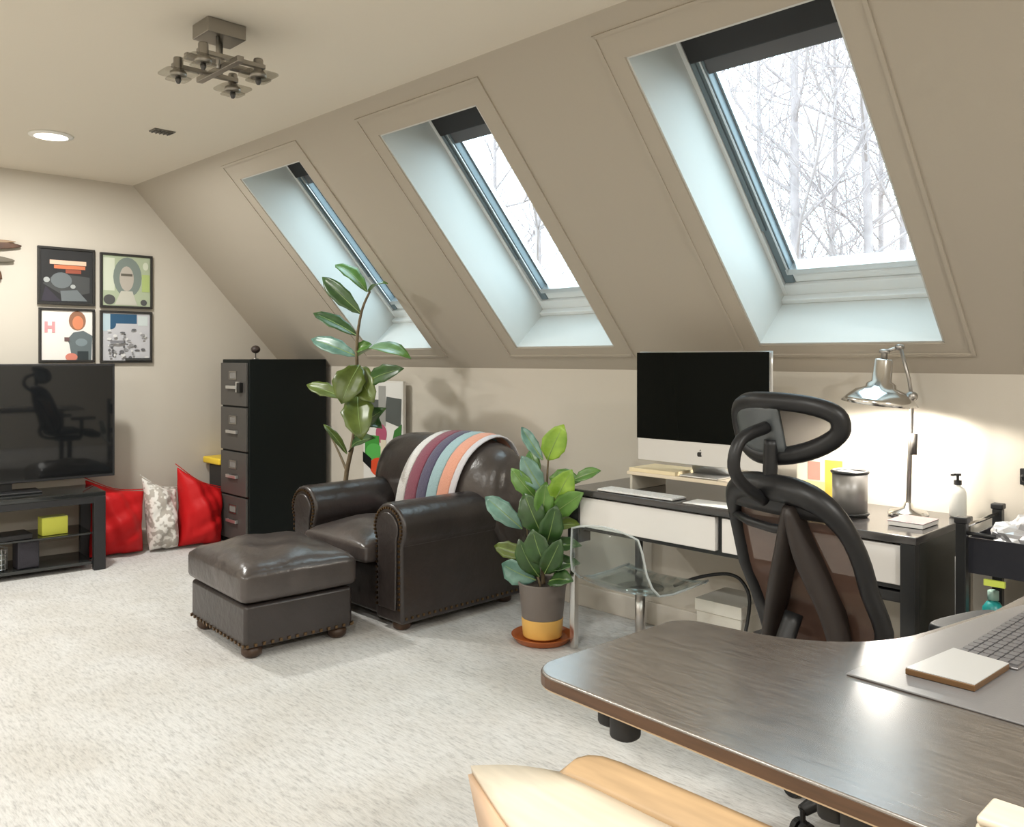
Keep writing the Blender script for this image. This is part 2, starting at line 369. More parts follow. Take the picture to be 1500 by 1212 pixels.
# ---------------------------------------------------------------- materials for furniture
leather = mat('dark_leather', (.031, .0245, .023), .31, bump=.35, bscale=22, var=.25, vscale=5, spec=.6)
leather_lit = mat('lit_leather', (.068, .056, .052), .29, bump=.5, bscale=14, var=.3, vscale=4, spec=.65)  # lighter copy of dark_leather: light on the ottoman cushion is put into its colour
wood_dk = mat('dark_wood', (.055, .028, .015), .4, var=.3, vscale=12)
brass = mat('nail_brass', (.20, .13, .07), .35, metal=1)
desk_wood = mat('black_brown_veneer', (.115, .096, .082), .24, var=.35, vscale=14, stretch=(1.2, 14, 1), spec=.5, var2=(.165, .142, .122))
desk_wood.node_tree.nodes['Principled BSDF'].inputs['IOR'].default_value = 3.2
edge_wood = mat('edge_band', (.085, .042, .021), .4, var=.2, vscale=9, stretch=(1, 1, 14))
pale_wood = mat('pale_beech', (.72, .635, .51), .42, var=.08, vscale=6, stretch=(1, 9, 9))
tan_wood = mat('tan_beech', (.47, .32, .18), .42, var=.12, vscale=6, stretch=(1, 9, 9))

# ---------------------------------------------------------------- sit-stand desk in the foreground
fd = thing('corner_desk', 'large dark brown L-shaped corner desk with rounded corners in the foreground', 'desk', (-.3, 1.7, 0))
def arc(cx, cy, r, a0, a1, n=6): return [(cx+r*math.cos(math.radians(a0+(a1-a0)*k/n)), cy+r*math.sin(math.radians(a0+(a1-a0)*k/n))) for k in range(n+1)]
def bez(a, b, c, d, n=10): return [tuple((1-t)**3*a[i]+3*(1-t)**2*t*b[i]+3*(1-t)*t*t*c[i]+t**3*d[i] for i in (0, 1)) for t in [k/n for k in range(n+1)]]
poly = [(.25, 1.135)] + arc(-1.112, 1.268, .070, 265, 180)[0:7]
poly += arc(-1.10, 1.635, .068, 180, 95) + bez((-1.00, 1.715), (-.86, 1.735), (-.75, 1.83), (-.72, 2.0)) + [(-.665, 2.28)] + arc(-.575, 2.62, .07, 175, 90) + [(.25, 2.69)]
top = ob('desktop', prism(nb(), poly, .7146, .740), [desk_wood], fd, bev=.004, seg=3)
ob('edge_band', prism(nb(), [(.25, 1.1335)] + arc(-1.112, 1.268, .0715, 265, 180) + [(-1.1835, 1.30), (-1.12, 1.30), (.25, 1.16)], .7145, .7350), edge_wood, fd)
ob('underside', prism(nb(), [((x+.3)*.9995-.3, (y-1.7)*.9995+1.7) for x, y in poly], .711, .7145), mat('raw_board', (.55, .42, .28), .6), fd)
for x, y in ((-.985, 1.225), (-.548, 1.205)):
    bm = nb(); prism(bm, ell(x-.022, y+.022, .024, .026, 16, p=2.6), .672, .711); prism(bm, ell(x+.024, y+.002, .026, .026, 16, p=2.6), .666, .711); bx(bm, x-.03, x+.03, y+.0, y+.03, .69, .711)
    ob('under_desk_knob', bm, black_soft, fd, bev=.006, label='black rounded twin fitting under the desk edge')
for x, y in ((-.30, 1.55), (.12, 1.30), (.0, 2.5)):
    bm = nb(); bx(bm, x-.035, x+.035, y-.025, y+.025, .03, .69); ob('leg', bm, black_metal, fd, bev=.004)
    ob('foot', bx(nb(), x-.04, x+.04, y-.13, y+.13, 0, .03), black_metal, fd, bev=.006)
ob('frame_rail', bx(nb(), -.30, .14, 1.50, 1.56, .67, .711), black_metal, fd, bev=.004)
ob('frame_rail', bx(nb(), -.06, .06, 1.55, 2.52, .67, .711), black_metal, fd, bev=.004)

# desk mat, keyboard, trackpad, wooden tray
mat_m = mat('desk_mat_vinyl', (.20, .194, .198), .36, bump=.05, bscale=300, spec=.5, coat=.4)
mp = [(-.728, 1.612), (-.42, 1.597), (.02, 1.59), (.02, 2.45), (-.60, 2.47), (-.648, 2.28), (-.705, 1.96)]
tag(ob('desk_mat', prism(nb(), mp, .7405, .7445), mat_m, bev=.0015), 'thin grey desk mat lying under the keyboard on the foreground desk', 'mat')
kb = thing('keyboard', 'slim grey wireless keyboard on the desk mat', 'keyboard', (-.617, 1.862, .7447), math.radians(88))
kbase = mat('keyboard_base', (.25, .24, .245), .35, metal=.6); keym = mat('key_cap', (.13, .125, .13), .45)
bm = nb(); bx(bm, 0, .42, -.118, 0, 0, .006); ob('base', bm, kbase, kb, bev=.003, world=False)
keyme = None; kx0, kp = .007, .0272
rows = [(15, 1), (14, 1), (13, 1), (12, 1), (10, 1)]
for rj in range(6):
    y = -.012 - rj*.0190; n = 15 if rj < 5 else 8
    widths = [.0272]*15 if rj < 5 else [.0272, .0272, .0272, .034, .150, .034, .0272, .0272, .0272]
    x = kx0
    for w in widths:
        if x + w > .416: w = .416-x
        if w < .012: break
        if abs(w-.0272) < 1e-6 and keyme: o = bpy.data.objects.new('key', keyme); COL.objects.link(o)
        else:
            bm = nb(); prism(bm, ell(0, 0, w/2-.0016, .0080, 12, p=7), 0, .0035)
            o = ob('key', bm, keym, None, world=False)
            if abs(w-.0272) < 1e-6: keyme = o.data
        o.parent = kb; o.location = (x+w/2, y, .006); x += w
tp = thing('trackpad', 'pale square trackpad with a brown edge in front of the keyboard', 'trackpad', (-.578, 1.775, .7447))
tpoly = [(-.645, 1.684), (-.522, 1.684), (-.512, 1.853), (-.620, 1.870)]
ob('body', prism(nb(), tpoly, .745, .757), mat('trackpad_edge', (.16, .085, .035), .35, metal=.3), tp, bev=.002)
ob('touch_surface', prism(nb(), [((x+.578)*.985-.578, (y-1.775)*.985+1.775) for x, y in tpoly], .757, .7585), mat('trackpad_top', (.56, .56, .555), .3, metal=.1), tp)
tray = thing('wooden_box', 'small pale wooden box at the lower right corner on the foreground desk', 'box', (-.27, 1.21, .7405))
ob('body', bx(nb(), -.365, -.10, 1.175, 1.235, .741, .762), pale_wood, tray, bev=.006, seg=3)
ob('lid', bx(nb(), -.362, -.10, 1.17, 1.238, .7635, .775), pale_wood, tray, bev=.005, seg=3)

# ---------------------------------------------------------------- bent-wood seat at the bottom edge
ws = thing('wooden_chair', 'pale bent plywood chair with a tan curved lip at the bottom edge of the photo', 'chair', (-.75, 1.03, 0))
def loft(bm, secs, close=False):
    rows = [[bm.verts.new(p) for p in s] for s in secs]
    for a, b in zip(rows, rows[1:]):
        for k in range(len(a)-1): bm.faces.new((a[k], a[k+1], b[k+1], b[k]))
    return bm
bm = nb(); A = bm.verts.new
front = [(-1.135, 1.010, .622), (-1.02, .966, .608), (-.90, .925, .595), (-.70, .915, .592), (-.45, .91, .592)]
back = [(-1.015, 1.108, .619), (-.95, 1.108, .619), (-.80, 1.103, .619), (-.62, 1.10, .619), (-.40, 1.10, .619)]
secs = []
for f_, b_ in zip(front, back):
    f_, b_ = Vector(f_), Vector(b_); secs.append([f_.lerp(b_, t/6) + Vector((0, 0, .006*math.sin(PI*t/6))) for t in range(7)])
loft(bm, secs); ob('seat_panel', bm, pale_wood, ws, smooth=True, solid=.014)
bm = nb(); secs = [[Vector(f_) - Vector((0, 0, .008)), Vector(f_)+Vector((.02, -.002, -.06)), Vector(f_)+Vector((.06, -.004, -.16))] for f_ in front]
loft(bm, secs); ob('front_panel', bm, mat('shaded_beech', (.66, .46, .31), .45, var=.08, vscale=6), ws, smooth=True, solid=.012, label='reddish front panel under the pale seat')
bm = nb(); secs = []
for x, hgt in ((-1.012, .012), (-1.0, .62), (-.985, .82), (-.96, .95), (-.92, 1), (-.80, 1), (-.60, 1), (-.40, 1)):
    secs.append([Vector((x, 1.108 + .058*hgt*(t/5), .619 + .030*hgt*math.sin(PI/2*t/5))) for t in range(6)])
loft(bm, secs); ob('back_lip', bm, tan_wood, ws, smooth=True, solid=.012, label='tan curved lip along the back of the seat')
for x, y in ((-.98, 1.03), (-.46, .97), (-.95, 1.08), (-.46, 1.08)):
    ob('leg', cyl(nb(), (x, y, .60), (x, y, 0), .016, 12, .012), pale_wood, ws, smooth=True)
ob('stretcher', cyl(nb(), (-.955, 1.06, .22), (-.46, 1.03, .22), .010, 10), pale_wood, ws, smooth=True)

# ---------------------------------------------------------------- television and its stand
grey_glass = mat('tv_glass', (.008, .009, .010), .035, spec=.6)
tvz = -math.radians(5)
ts = thing('tv_stand', 'low black television stand with open glass shelves against the left wall', 'tv stand', (-5.99, 1.40, 0), -tvz-math.radians(10))
# local: x = depth (towards room +), y = along the wall
def L(bm, x0, x1, y0, y1, z0, z1): return bx(bm, x0, x1, y0, y1, z0, z1)
glass_blk = mat('black_glass', (.02, .022, .022), .08, spec=.8)
ob('top_shelf', L(nb(), -.20, .20, -.60, .60, .470, .500), glass_blk, ts, bev=.004, world=False)
ob('front_rail', L(nb(), .172, .198, -.60, .60, .428, .470), black_plastic, ts, bev=.003, world=False)
for sx in (-.175, .175):
    for sy in (-.565, .565): ob('leg', L(nb(), sx-.025, sx+.025, sy-.035, sy+.035, 0, .470), black_plastic, ts, bev=.004, world=False)
ob('middle_shelf', L(nb(), -.19, .15, -.53, .53, .225, .237), glass_blk, ts, bev=.002, world=False)
ob('bottom_shelf', L(nb(), -.19, .16, -.53, .53, .035, .055), glass_blk, ts, bev=.002, world=False)
tv = thing('television', 'large black flat television standing on the low black stand', 'television', (-6.05, 1.475, .5), math.radians(-5))
ob('bezel', L(nb(), -.03, .012, -.65, .65, .062, .814), black_plastic, tv, bev=.004, world=False)
ob('screen', L(nb(), .0122, .0135, -.636, .636, .08, .80), grey_glass, tv, world=False)
ob('rear_housing', L(nb(), -.075, -.03, -.4, .4, .12, .55), black_plastic, tv, bev=.01, world=False)
ob('foot', L(nb(), -.10, .10, -.20, .20, .0005, .012), black_plastic, tv, bev=.003, world=False)
ob('neck', L(nb(), -.05, -.01, -.05, .05, .012, .10), black_plastic, tv, bev=.003, world=False)
Mts = ts.matrix_basis
def on_stand(x, y, z): return Mts @ Vector((x, y, z))
def boxthing(name, label, cat, loc, size, m, rz=0, bev=.004, group=None):
    bm = nb(); box(bm, (0, 0, size[2]/2), size, (0, 0, rz)); bm.transform(Matrix.Translation(loc)); return tag(ob(name, bm, m, bev=bev), label, cat, group)
p = on_stand(.05, .325, .2385)
cb = thing('carton', 'bright yellow-green small carton on the middle shelf of the television stand', 'carton', p, 0)
bm = nb(); box(bm, (0, 0, .055), (.09, .15, .11)); ob('body', bm, mat('lime_card', (.72, .74, .10), .5), cb, bev=.003, world=False)
bm = nb(); box(bm, (0, 0, .1115), (.088, .148, .002)); ob('lid', bm, mat('lime_lid', (.80, .82, .25), .5), cb, world=False)
p = on_stand(.06, .02, .2385)
tag(ob('media_player', box(nb(), p+Vector((0, 0, .016)), (.18, .34, .032)), black_plastic, bev=.004), 'flat black media player on the middle shelf of the television stand', 'media player')
p = on_stand(.07, .17, .056)
sp = thing('speaker', 'small dark upright speaker on the bottom shelf of the television stand', 'speaker', p)
bm = nb(); box(bm, (0, 0, .085), (.12, .12, .17)); ob('cabinet', bm, mat('dark_violet_plastic', (.025, .023, .032), .5), sp, bev=.006, world=False)
bm = nb(); box(bm, (.0615, 0, .085), (.003, .10, .15)); ob('grille', bm, mat('speaker_cloth', (.035, .032, .04), .9, bump=.4, bscale=300), sp, world=False)
p = on_stand(.06, .0, .056)
bk = thing('wire_basket', 'grey wire basket of odds and ends left of the small speaker', 'basket', p)
bm = nb()
for k in range(5): closed_tube(bm, [(.07*math.cos(a*PI/8), .07*math.sin(a*PI/8), .01+k*.03) for a in range(16)], .003, 5, (0, 0, 1))
for a in range(16): tube(bm, [(.07*math.cos(a*PI/8), .07*math.sin(a*PI/8), .005), (.07*math.cos(a*PI/8), .07*math.sin(a*PI/8), .135)], .0025, 4)
ob('wires', bm, alu, bk, world=False)
bm = nb(); lathe(bm, [(.055, .002), (.06, .07), (.045, .12), (.01, .13)], 14); ob('contents', bm, mat('grey_cloth', (.40, .41, .36), .9, bump=.6, bscale=40, var=.5, vscale=40), bk, smooth=True, world=False)

# ---------------------------------------------------------------- floor cushions by the left wall
def sack(name, label, o, e1, e2, N, corners, T, m, group, seed):
    """soft bag: four corners (u,v) in the plane o + u*e1 + v*e2, swollen along N"""
    r = random.Random(seed); bm = nb(); n = 16; o, e1, e2, N = map(Vector, (o, e1, e2, N)); ph = [r.uniform(0, 6) for _ in range(6)]
    def pt(i, j, s):
        a, b = i/n, j/n
        (x0, y0), (x1, y1), (x2, y2), (x3, y3) = corners
        u = (1-a)*(1-b)*x0 + a*(1-b)*x1 + a*b*x2 + (1-a)*b*x3; v = (1-a)*(1-b)*y0 + a*(1-b)*y1 + a*b*y2 + (1-a)*b*y3
        cu, cv = sum(c[0] for c in corners)/4, sum(c[1] for c in corners)/4
        k = .15*(math.sin(PI*a)*(1-abs(2*b-1))**0 * (abs(2*b-1)**3) + math.sin(PI*b)*abs(2*a-1)**3); u += (cu-u)*k; v += (cv-v)*k if v > .03 else 0
        f = (max(0, math.sin(PI*a))*max(0, math.sin(PI*b)))**.42
        w = .020*math.sin(9*a+5*b+ph[0]) + .016*math.sin(15*b-7*a+ph[1]) + .010*math.sin(24*a+13*b+ph[2]) + .008*math.sin(31*b-17*a+ph[3])
        bot = 1+.35*(1-b)
        return o + e1*u + e2*v + N*(s*(T*f*bot + w*f*.9))
    G = {}
    for s in (1, -1):
        for i in range(n+1):
            for j in range(n+1):
                edge = i in (0, n) or j in (0, n)
                if edge and s == -1: G[s, i, j] = G[1, i, j]
                else: G[s, i, j] = bm.verts.new(pt(i, j, s))
        for i in range(n):
            for j in range(n):
                q = [G[s, i, j], G[s, i+1, j], G[s, i+1, j+1], G[s, i, j+1]]
                bm.faces.new(q if s == 1 else q[::-1])
    zmin = min(v.co.z for v in bm.verts)
    for v in bm.verts: v.co.z -= zmin - .002
    seam = [G[1, i, n].co.copy() for i in range(n+1)]
    ps = thing(name, label, 'cushion', (o.x, o.y, 0), 0, group)
    ob('cover', bm, m, ps, smooth=True, sub=1)
    ob('seam', tube(nb(), seam, .0035, 6), m, ps)
    return ps
red = mat('red_nylon', (.50, .010, .012), .5, bump=.6, bscale=10, spec=.2)
pat = bpy.data.materials.new('patterned_cotton'); pat.use_nodes = True; nt = pat.node_tree; b_ = nt.nodes['Principled BSDF']; tc = nt.nodes.new('ShaderNodeTexCoord'); vo = nt.nodes.new('ShaderNodeTexNoise'); vo.inputs['Scale'].default_value = 26; vo.inputs['Detail'].default_value = 1
rr = nt.nodes.new('ShaderNodeValToRGB'); rr.color_ramp.elements[0].position = .44; rr.color_ramp.elements[0].color = (.42, .39, .35, 1); rr.color_ramp.elements[1].position = .52; rr.color_ramp.elements[1].color = (.76, .74, .70, 1)
nt.links.new(tc.outputs['Object'], vo.inputs['Vector']); nt.links.new(vo.outputs['Fac'], rr.inputs[0]); nt.links.new(rr.outputs[0], b_.inputs['Base Color']); b_.inputs['Roughness'].default_value = .9
UPv = Vector((-.16, 0, 1)).normalized(); NX = Vector((1, 0, .16)).normalized()
sack('floor_cushion', 'red floor cushion partly behind the right end of the television stand', (-6.05, 2.19, 0), (0, 1, 0), UPv, NX, [(-.22, 0), (.155, 0), (.19, .43), (-.22, .555)], .115, red, 'floor cushions along the left wall', 1)
sack('floor_cushion', 'white and grey patterned floor cushion standing between two red ones', (-6.00, 2.455, 0), (.05, 1, 0), UPv, NX, [(-.10, 0), (.11, 0), (.125, .43), (-.125, .54)], .095, pat, 'floor cushions along the left wall', 2)
sack('floor_cushion', 'red crumpled floor cushion with a peaked corner beside the black filing cabinet', (-5.96, 2.70, 0), (.12, 1, 0), UPv, NX, [(-.16, 0), (.16, 0), (.20, .40), (-.13, .60)], .12, red, 'floor cushions along the left wall', 3)

# ---------------------------------------------------------------- bin with yellow lid, filing cabinet
bn = thing('storage_bin', 'black storage bin with a yellow lid in the corner behind the filing cabinet', 'bin', (-6.14, 3.05, 0))
bm = nb(); secs = []
prism(bm, [(-6.25, 2.90), (-6.03, 2.90), (-6.03, 3.20), (-6.25, 3.20)], 0, .56); ob('body', bm, black_plastic, bn, bev=.02)
ob('lid', prism(nb(), [(-6.275, 2.865), (-6.00, 2.865), (-6.00, 3.23), (-6.275, 3.23)], .56, .61), mat('yellow_plastic', (.85, .60, .04), .4), bn, bev=.012, label='yellow lid')
cabm = mat('cabinet_side_black', (.005, .0075, .007), .45, spec=.2); frm = mat('cabinet_front_grey', (.085, .08, .075), .42, metal=.3)
X0, X1, Y0, Y1 = -5.975, -5.565, 2.86, 3.50; H = 1.343
fc = thing('filing_cabinet', 'tall black steel filing cabinet with four grey drawer fronts in the corner', 'filing cabinet', ((X0+X1)/2, (Y0+Y1)/2, 0))
ob('body', bx(nb(), X0, X1, Y0+.02, Y1, .0, H), cabm, fc, bev=.006)
dh = (H-.07)/4
for k in range(4):
    z0 = .05 + k*dh
    d = ob('drawer', bx(nb(), X0+.012, X1-.012, Y0, Y0+.02, z0+.006, z0+dh-.006), frm, fc, bev=.004)
    bm = nb(); xm = (X0+X1)/2
    bx(bm, xm-.075, xm+.075, Y0-.022, Y0-.014, z0+dh*.40, z0+dh*.47); bx(bm, xm-.075, xm-.06, Y0-.016, Y0, z0+dh*.40, z0+dh*.47); bx(bm, xm+.06, xm+.075, Y0-.016, Y0, z0+dh*.40, z0+dh*.47)
    ob('handle', bm, alu, d, bev=.002)
    bm = nb(); zc = z0+dh*.70
    bx(bm, xm-.055, xm+.055, Y0-.006, Y0, zc+.022, zc+.030); bx(bm, xm-.055, xm+.055, Y0-.006, Y0, zc-.030, zc-.022); bx(bm, xm-.055, xm-.047, Y0-.006, Y0, zc-.022, zc+.022); bx(bm, xm+.047, xm+.055, Y0-.006, Y0, zc-.022, zc+.022)
    ob('label_holder', bm, steel, d)
    ob('label_card', bx(nb(), xm-.046, xm+.046, Y0-.003, Y0-.0005, zc-.021, zc+.021), mat('label_card', (.20, .19, .18), .7), d)
bm = nb(); bx(bm, X1-.10, X1-.055, Y0-.028, Y0, H-.235, H-.165); lk = ob('lock', bm, mat('lock_black', (.005, .005, .005), .4), fc, bev=.003)
ob('lock_plate', bx(nb(), X1-.15, X1-.10, Y0-.01, Y0, H-.235, H-.16), alu, lk)
kn = thing('ornament', 'small dark ball ornament on a thin stem on top of the filing cabinet', 'ornament', (-5.80, 3.05, H))
bm = nb(); lathe(bm, [(.024, 0), (.024, .005), (.004, .010), (.004, .045)], 12, (-5.80, 3.05, H)); ob('stem', bm, steel, kn, smooth=True)
bm = nb(); bmesh.ops.create_uvsphere(bm, u_segments=14, v_segments=8, radius=.034, matrix=Matrix.Translation((-5.80, 3.05, H+.072)) @ Matrix.Diagonal((1, 1, .85, 1))); ob('ball', bm, mat('ornament_brown', (.05, .035, .03), .5), kn, smooth=True)

# ---------------------------------------------------------------- armchair
ac = thing('armchair', 'dark brown leather armchair with rolled arms, a striped throw over its back', 'armchair', (-3.86, 2.98, 0))
def arm(xc, side, name):
    """keyhole section (roll on a slab) run along Y"""
    inner, outer = xc - side*.115, xc + side*.115
    roll = [(xc+.132*math.cos(a), .505+.128*math.sin(a)) for a in [math.radians(-38+256*k/18) for k in range(19)]]
    poly = [(xc+.112, .045)] + roll + [(xc-.112, .045)]
    o = ob(name, prism(nb(), poly, 2.535, 3.36, 'y'), leather, ac, bev=.018, seg=3)
    bm = nb()
    for k in range(24):
        a = math.radians(-30+240*k/23); box(bm, (xc+.108*math.cos(a), 2.531, .505+.104*math.sin(a)), (.011, .010, .011))
    for sx in (-.09, .09):
        for k in range(13): box(bm, (xc+sx, 2.531, .12+k*.026), (.011, .010, .011))
    ob('nailheads', bm, brass, o, kind='stuff')
    pl = [(xc+.088*math.cos(a), .505+.084*math.sin(a)) for a in [math.radians(-30+240*k/14) for k in range(15)]]
    ob('front_panel', prism(nb(), [(xc+.07, .11)] + pl + [(xc-.07, .11)], 2.522, 2.536, 'y'), leather, o, bev=.008)
    ob('piping', tube(nb(), [(xc+.128*math.cos(math.radians(-38)), 2.55, .43), (xc+.128*math.cos(math.radians(-38)), 3.34, .43)], .006, 6), leather, o)
arm(-3.465, 1, 'arm'); arm(-4.265, -1, 'arm')
ob('base', bx(nb(), -4.19, -3.54, 2.56, 3.36, .05, .30), leather, ac, bev=.02, seg=3)
def cushion(bm, x0, x1, y0, y1, z0, z1, puff=.03, n=12, wr=.006, seed=0, front_drop=0):
    r = random.Random(seed); p1, p2 = r.uniform(0, 6), r.uniform(0, 6); G = {}
    for s in (0, 1):
        for i in range(n+1):
            for j in range(n+1):
                a, b = i/n, j/n; ea, eb = math.sin(PI*a)**.4, math.sin(PI*b)**.4
                x = x0+(x1-x0)*a; y = y0+(y1-y0)*b; f = ea*eb
                w = wr*math.sin(7*a+13*b+p1)+wr*.7*math.sin(17*a-9*b+p2)
                z = (z1-.035 + (puff+.035)*f + w*f) if s else (z0+.02-.02*f)
                G[s, i, j] = bm.verts.new((x, y, z))
    for i in range(n):
        for j in range(n):
            bm.faces.new((G[1, i, j], G[1, i+1, j], G[1, i+1, j+1], G[1, i, j+1])); bm.faces.new((G[0, i, j], G[0, i, j+1], G[0, i+1, j+1], G[0, i+1, j]))
    for i in range(n):
        for (a, b) in (((i, 0), (i+1, 0)), ((i+1, n), (i, n)), ((0, i+1), (0, i)), ((n, i), (n, i+1))):
            bm.faces.new((G[0, a[0], a[1]], G[0, b[0], b[1]], G[1, b[0], b[1]], G[1, a[0], a[1]]))
    return bm
ob('seat_cushion', cushion(nb(), -4.155, -3.575, 2.47, 3.16, .30, .445, .035, seed=3), leather_lit, ac, bev=.02, smooth=True)
# back: cushion section (y,z) run along x with rounded ends
def back_sec(t):  # t 0..1 front bottom -> over the top -> rear bottom
    pts = [(3.13, .40), (3.06, .52), (3.055, .66), (3.10, .80), (3.17, .885), (3.26, .915), (3.36, .89), (3.42, .82), (3.44, .60), (3.44, .30), (3.42, .10)]
    return pts
bm = nb(); secs = []; cy, cz = 3.26, .55
for k in range(19):
    u = -1+2*k/18; x = -3.87+.57*u; sh = (1-abs(u)**5)**.5 if abs(u) < 1 else 0
    sh = max(sh, .12); dz = -.035*abs(u)**2.5
    secs.append([Vector((x, cy+(y-cy)*(.45+.55*sh), (cz+(z-cz)*(.72+.28*sh) if z > .5 else z) + (dz if z > .7 else 0))) for y, z in back_sec(0)])
rows_ = [[bm.verts.new(p) for p in s] for s in secs]
for a, b in zip(rows_, rows_[1:]):
    for k in range(len(a)): bm.faces.new((a[k], a[(k+1) % len(a)], b[(k+1) % len(b)], b[k]))
bm.faces.new(rows_[0]); bm.faces.new(rows_[-1][::-1])
ob('backrest', bm, leather_lit, ac, smooth=True, sub=1)
for x, y in ((-3.44, 2.60), (-4.28, 2.60), (-3.44, 3.30), (-4.28, 3.30)):
    ob('foot', lathe(nb(), [(.030, 0), (.045, .012), (.047, .032), (.038, .047), (.04, .052)], 14, (x, y, 0)), wood_dk, ac, smooth=True)
bm = nb()
for k in range(22): box(bm, (-3.352, 2.56+k*.036, .075), (.008, .012, .012))
ob('nailhead_row', bm, brass, ac, kind='stuff')

# ottoman
ot = thing('ottoman', 'dark brown leather ottoman with nailhead trim in front of the armchair', 'ottoman', (-3.85, 2.105, 0), math.radians(-4))
ob('base', bx(nb(), -.325, .325, -.272, .272, .05, .245), leather, ot, bev=.018, seg=3, world=False)
ob('seat_cushion', cushion(nb(), -.343, .343, -.29, .29, .238, .425, .035, wr=.010, seed=8), leather_lit, ot, bev=.025, smooth=True, world=False)
bm = nb()
for k in range(16):
    for s in (-1, 1): box(bm, (-.315+.63*k/15, s*.275, .067), (.013, .008, .013))
for k in range(14):
    for s in (-1, 1): box(bm, (s*.328, -.262+.524*k/13, .067), (.008, .013, .013))
ob('nailhead_row', bm, brass, ot, world=False, kind='stuff')
for sx in (-.27, .27):
    for sy in (-.215, .215): ob('foot', lathe(nb(), [(.03, 0), (.046, .015), (.048, .035), (.038, .053)], 14, (sx, sy, 0)), wood_dk, ot, smooth=True, world=False)

# throw over the back: six bands of knitted cloth
th = thing('throw_blanket', 'striped throw in white, plum, violet, pale blue and coral over the armchair back', 'blanket', (-3.85, 3.1, .42))
TC = [('knit_white', (.80, .79, .78), 1.15), ('knit_plum', (.27, .075, .115), 1.5), ('knit_violet', (.11, .10, .17), 1.25), ('knit_pale_blue', (.38, .56, .60), 1.3), ('knit_coral', (.85, .40, .28), 1.4), ('knit_lilac_white', (.72, .70, .74), .7)]
path = [(3.05, .455), (3.045, .52), (3.038, .60), (3.042, .68), (3.075, .78), (3.12, .85), (3.18, .90), (3.26, .933), (3.35, .915), (3.415, .86), (3.455, .76), (3.46, .66)]
tot = sum(c[2] for c in TC); u0 = 0
for nme, c, wd in TC:
    u1 = u0+wd/tot; bm = nb(); secs = []
    for i, (y, z) in enumerate(path):
        t = min(1, i/7); xl = -4.12+.20*t; xr = -3.60+.15*t
        secs.append([Vector((xl+(xr-xl)*(u0+(u1-u0)*k/4), y-.004*math.sin(k*PI/4), z+.004*math.sin(k*PI/4)-.012*abs((u0+(u1-u0)*k/4)*2-1)**3)) for k in range(5)])
    loft(bm, secs); ob('stripe', bm, mat(nme, c, .95, bump=.6, bscale=140, sheen=.3), th, smooth=True, solid=.010, sub=1, label=nme.replace('knit_', '').replace('_', ' ')+' stripe of the throw'); u0 = u1

# ---------------------------------------------------------------- fiddle-leaf figs
def leafmat(n, c, c2): return mat(n, c, .34, var=.2, vscale=14, spec=.6, var2=c2)
LM = [leafmat('leaf_dark', (.028, .075, .018), (.05, .12, .03)), leafmat('leaf_mid', (.08, .20, .03), (.13, .28, .05)), leafmat('leaf_olive', (.085, .125, .016), (.12, .17, .03)),
      leafmat('leaf_bluish', (.10, .22, .17), (.20, .36, .30)), leafmat('leaf_young', (.22, .42, .035), (.36, .56, .07))]
stem_m = mat('stem_bark', (.16, .12, .07), .8, var=.3, vscale=30); vein = mat('leaf_vein', (.25, .36, .12), .5)
CAMDIR = Vector((-.62, .78, .10))
def leaf(parent, B, T, w, m, face, seed):
    r = random.Random(seed); B, T = Vector(B), Vector(T); d = T-B; Ln = d.length; d.normalize()
    n0 = (-CAMDIR*face + Vector((0, 0, 1))*(1-face)*1.3 + Vector((r.uniform(-.25, .25), r.uniform(-.25, .25), r.uniform(-.1, .25)))).normalized()
    s = d.cross(n0).normalized(); nn = s.cross(d).normalized(); bm = nb(); NT, NU = 8, 6; rows = []
    w = max(w*1.08, Ln*.22)/max(.72, face**.35)
    def pos(t, u):
        wd = w*.5*(math.sin(PI*min(1, t**.80))**.75)*(.55+.55*t) if 0 < t < 1 else 0
        wd = max(wd, .004 if t < .5 else .002)*(1+.07*math.sin(9*t*PI+seed))
        z = .10*Ln*math.sin(PI*t)*(1 if r0 > 0 else .4) + abs(u)*wd*.28 + .03*w*math.sin(5*PI*t)*u
        return B + d*Ln*t + s*u*wd + nn*z
    r0 = r.uniform(-.3, 1)
    for i in range(NT+1):
        rows.append([bm.verts.new(pos(i/NT, -1+2*j/NU)) for j in range(NU+1)])
    for a, b in zip(rows, rows[1:]):
        for j in range(NU): bm.faces.new((a[j], a[j+1], b[j+1], b[j]))
    o = ob('leaf', bm, LM[m], parent, smooth=True, solid=.0018)
    bm = nb(); tube(bm, [pos(t/8, 0) + nn*.0012 for t in range(0, 8)], [.0032*(1-.1*t) for t in range(8)], 5); ob('midrib', bm, vein, o)
def fig(name, label, base, stems, leaves, rad):
    t = thing(name, label, 'plant', base)
    for i, st in enumerate(stems):
        p = smooth_path(st, 3); ob('stem', tube(nb(), p, [rad*(1-.6*k/(len(p)-1))*(1 if i == 0 else .6) for k in range(len(p))], 8), stem_m, t, smooth=True)
    for i, l in enumerate(leaves): leaf(t, *l, i*3+1)
    return t
ft = fig('fiddle_leaf_fig', 'tall fiddle-leaf fig reaching up in front of the farthest skylight, behind the armchair', (-4.53, 2.98, 0), [STEM_TALL, STEM_TALL_SIDE], FIG_TALL, .016)
ob('pot', lathe(nb(), [(.10, .0), (.125, .05), (.14, .42), (.145, .46), (.13, .46), (.128, .43), (.02, .425)], 28, (-4.535, 2.98, 0)), mat('grey_planter', (.30, .29, .28), .6), ft, smooth=False, bev=.004)
ob('soil', lathe(nb(), [(.128, .425), (.10, .435), (.02, .44)], 20, (-4.535, 2.98, 0)), mat('soil', (.03, .02, .014), .95, bump=.8, bscale=80), ft)
